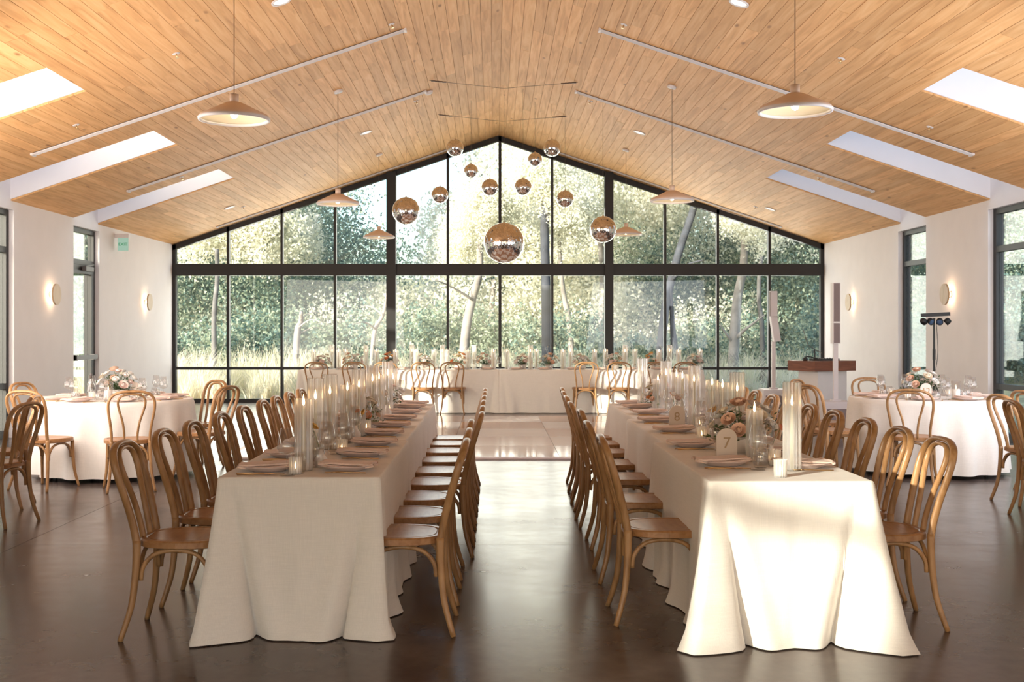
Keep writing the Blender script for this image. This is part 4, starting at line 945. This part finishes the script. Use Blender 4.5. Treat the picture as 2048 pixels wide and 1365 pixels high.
# round tables dressing
for (cx_, cy_, rr), nm in ((RL_, 'left'), (RR_, 'right')):
    for i in range(8):
        h = -PI/2+.42+i*PI/4; setting(cx_+.56*math.cos(h), cy_+.56*math.sin(h), h+PI, f'{nth(i)} place anticlockwise from nearest, {nm} round table', f'on the {nm} round table', far=True)
ARR[0].put((-3.78, 11.60, ZT), 0.3, 'large airy blush and peach arrangement on the left round table', 'low flower arrangements', 1.35)
ARR[0].put((4.42, 11.90, ZT), 1.9, 'large white and pink arrangement on the right round table', 'low flower arrangements', 1.3)
for i, (x, y, lb) in enumerate(((-3.80, 11.33, 'in front of the flowers on the left round table'), (4.60, 11.45, 'right of the number 12 card on the right round table'))):
    gcyl.put((x, y, ZT), 0, f'clear glass cylinder {lb}', 'clear candle cylinders'); pillar.put((x, y, ZT), 0, f'lit white pillar candle {lb}', 'pillar candles')
for i, (x, y) in enumerate(((-3.55, 11.42), (-3.98, 11.38), (-3.62, 11.86))): votive.put((x, y, ZT), 0, f'{nth(i)} ribbed votive cup near the flowers of the left round table', 'round table votives')
for i, (x, y) in enumerate(((4.12, 11.45), (4.18, 12.1), (4.75, 12.0))): votive.put((x, y, ZT), 0, f'{nth(i)} ribbed votive cup near the flowers of the right round table', 'round table votives')
bt = thing('glass_bottle', 'tall clear glass bottle with a stopper on the left round table', 'bottle', (-4.05, 11.56, ZT))
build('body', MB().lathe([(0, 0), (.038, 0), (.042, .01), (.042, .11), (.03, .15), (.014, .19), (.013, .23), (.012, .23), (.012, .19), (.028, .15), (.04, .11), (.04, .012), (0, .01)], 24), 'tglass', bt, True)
build('stopper', MB().lathe([(0, .205), (.011, .206), (.010, .235), (.014, .24), (.011, .255), (0, .256)], 14), 'grey', bt, True)

# ------------------------------------------------------------------ speakers, lectern, light stand, floor flowers
def speaker(label, px, d, bend, ztop=2.11):
    x = (px-CX)*d/FPX; o = thing('column_speaker', label, 'speaker', (x, d, 0), 0, 'white column loudspeakers')
    s_ = thing('x', '', 'x'); bpy.data.objects.remove(s_)
    sub = build('subwoofer', MB().span(-.21, .21, -.22, .22, .03, .46).span(-.2, .2, -.21, .21, .46, .475), 'spk', o)
    build('grille', MB().span(-.18, .18, -.23, -.22, .06, .38), 'grille', sub)
    for i in (-1, 1):
        for j in (-1, 1): build('foot', MB().lathe([(0, 0), (.018, 0), (.02, .03), (0, .03)], 10, (i*.17, j*.18, 0)), 'black', sub)
    build('pole', MB().span(-.03, .03, -.025, .025, .475, 1.27).span(-.06, .06, -.06, .06, .475, .50), 'spk', o)
    if bend:
        a, b = MB(), MB(); yb = -.0
        a.bar((-.005, 0, 1.68), (-.005, .0, 2.11), .11, .13, (0, 1, 0)); b.bar((.055, 0, 1.27), (-.005, 0, 1.685), .11, .13, (0, 1, 0))
        u_ = build('upper_array', a, 'spk', o); l_ = build('lower_array', b, 'spk', o)
        build('grille', MB().bar((-.06, -.01, 1.69), (-.06, -.01, 2.1), .012, .1, (0, 1, 0)), 'grille', u_)
    else:
        u_ = build('upper_array', MB().span(-.052, .052, -.06, .06, 1.565, 2.11), 'spk', o); l_ = build('lower_array', MB().span(-.052, .052, -.06, .06, 1.27, 1.56), 'spk', o)
        build('grille', MB().span(-.04, .04, -.066, -.06, 1.575, 2.10), 'grille', u_); build('grille', MB().span(-.04, .04, -.066, -.06, 1.28, 1.55), 'grille', l_)
speaker('nearer white column loudspeaker with taupe grille, in front of the lectern', 1671, 15.9, False)
speaker('farther white column loudspeaker turned sideways before the gable glass', 1547, 19.2, True)
lx, ly = (1645-CX)*17.9/FPX, 17.9
le = thing('lectern', 'white lectern with a red-brown slab top holding black equipment', 'lectern', (lx, ly, 0), math.radians(28))
build('body', MB().span(-.3, .3, -.21, .21, 0, .83), 'whitemetal', le); build('top', MB().span(-.44, .40, -.3, .3, .83, .985), 'walnut', le)
c_, s_ = math.cos(math.radians(28)), math.sin(math.radians(28))
def on_le(x, y): return (lx+x*c_-y*s_, ly+x*s_+y*c_, .985)
mx_ = thing('mixer', 'flat black mixer lying on the lectern top', 'equipment', on_le(.02, -.02), math.radians(28))
build('body', MB().span(-.2, .2, -.12, .12, 0, .03), 'black', mx_)
for i in range(6):
    for j in range(2): build('knob', MB().lathe([(.01, .03), (.008, .042), (0, .042)], 8, (-.15+i*.055, -.05+j*.06, 0)), 'grey', mx_)
hp = thing('headphones', 'black headphones lying on the left of the lectern top', 'headphones', on_le(-.25, 0), .3)
build('headband', MB().tube(smoothpath([(-.09, 0, .03), (-.07, .05, .05), (0, .07, .06), (.07, .05, .05), (.09, 0, .03)], 4), .009, .009, 8, (0, 0, 1)), 'black', hp, True)
for i in (-1, 1): build('ear_cup', MB().lathe([(0, 0), (.035, 0), (.04, .02), (.035, .045), (0, .05)], 16, (i*.09, 0, 0)), 'black', hp, True)
mk = thing('microphone_stand', 'thin black boom arm rising from the lectern top', 'microphone', on_le(.0, .17), math.radians(10))
build('base', MB().lathe([(0, 0), (.05, 0), (.05, .02), (.02, .03), (0, .03)], 20), 'black', mk, True); build('post', MB().tube([(0, 0, .02), (0, 0, .17)], .012, .012, 8), 'black', mk)
build('arm', MB().tube([(.12, 0, .11), (0, 0, .17), (-.11, 0, .24), (-.2, 0, .5)], .005, .005, 6), 'wire', mk)
sx, sy = (1868-CX)*15.6/FPX, 15.6
ls = thing('light_stand', 'black tripod T-bar with four small stage lights beside the right wall', 'stage light', (sx, sy, 0))
build('pole', MB().tube([(0, 0, .12), (0, 0, 1.62)], .014, .014, 10).tube([(0, 0, 1.05), (0, 0, 1.2)], .02, .02, 10), 'black', ls)
build('crossbar', MB().bar((-.17, .02, 1.655), (.2, -.04, 1.675), .03, .05), 'black', ls)
for i in range(3):
    h = 2*PI*i/3+.4; build('leg', MB().tube([(0, 0, .75), (.42*math.cos(h), .42*math.sin(h), .012)], .009, .009, 8), 'black', ls)
for i, (x, yaw, tilt) in enumerate(((-.15, 1.9, .5), (-.055, .35, .45), (.07, -.35, .5), (.175, -1.9, .7))):
    h_ = build('lamp_head', MB().lathe([(0, -.045), (.03, -.04), (.042, -.02), (.046, .035), (.043, .036), (.04, .02), (0, .018)], 20), 'black', ls, True, (x, -.02, 1.575)); h_.rotation_euler = (PI/2+tilt, 0, yaw)
    build('lens', MB().lathe([(.04, .022), (.02, .03), (0, .031)], 20), 'parlens', h_, True); build('yoke', MB().bar((x-.0, -.01, 1.66), (x, -.01, 1.60), .012, .035), 'black', ls)
build('cable', MB().tube(smoothpath([(.03, .01, 1.62), (.05, .02, 1.4), (.06, .02, 1.15), (.03, .02, .9)], 5), .004, .004, 6), 'black', ls)
fa = arrangement(['coral', 'blush', 'white', 'white', 'blush'], .34, .5, 26, 11, bowl=False, nleaf=420, bs=2.0)
fa.put((4.15, 16.6, 0), 0, 'large pink and white floor arrangement with greenery by the loudspeakers')
fa.put((3.45, 16.9, 0), 2, 'smaller white floor arrangement half hidden behind the right long table', None, .8)
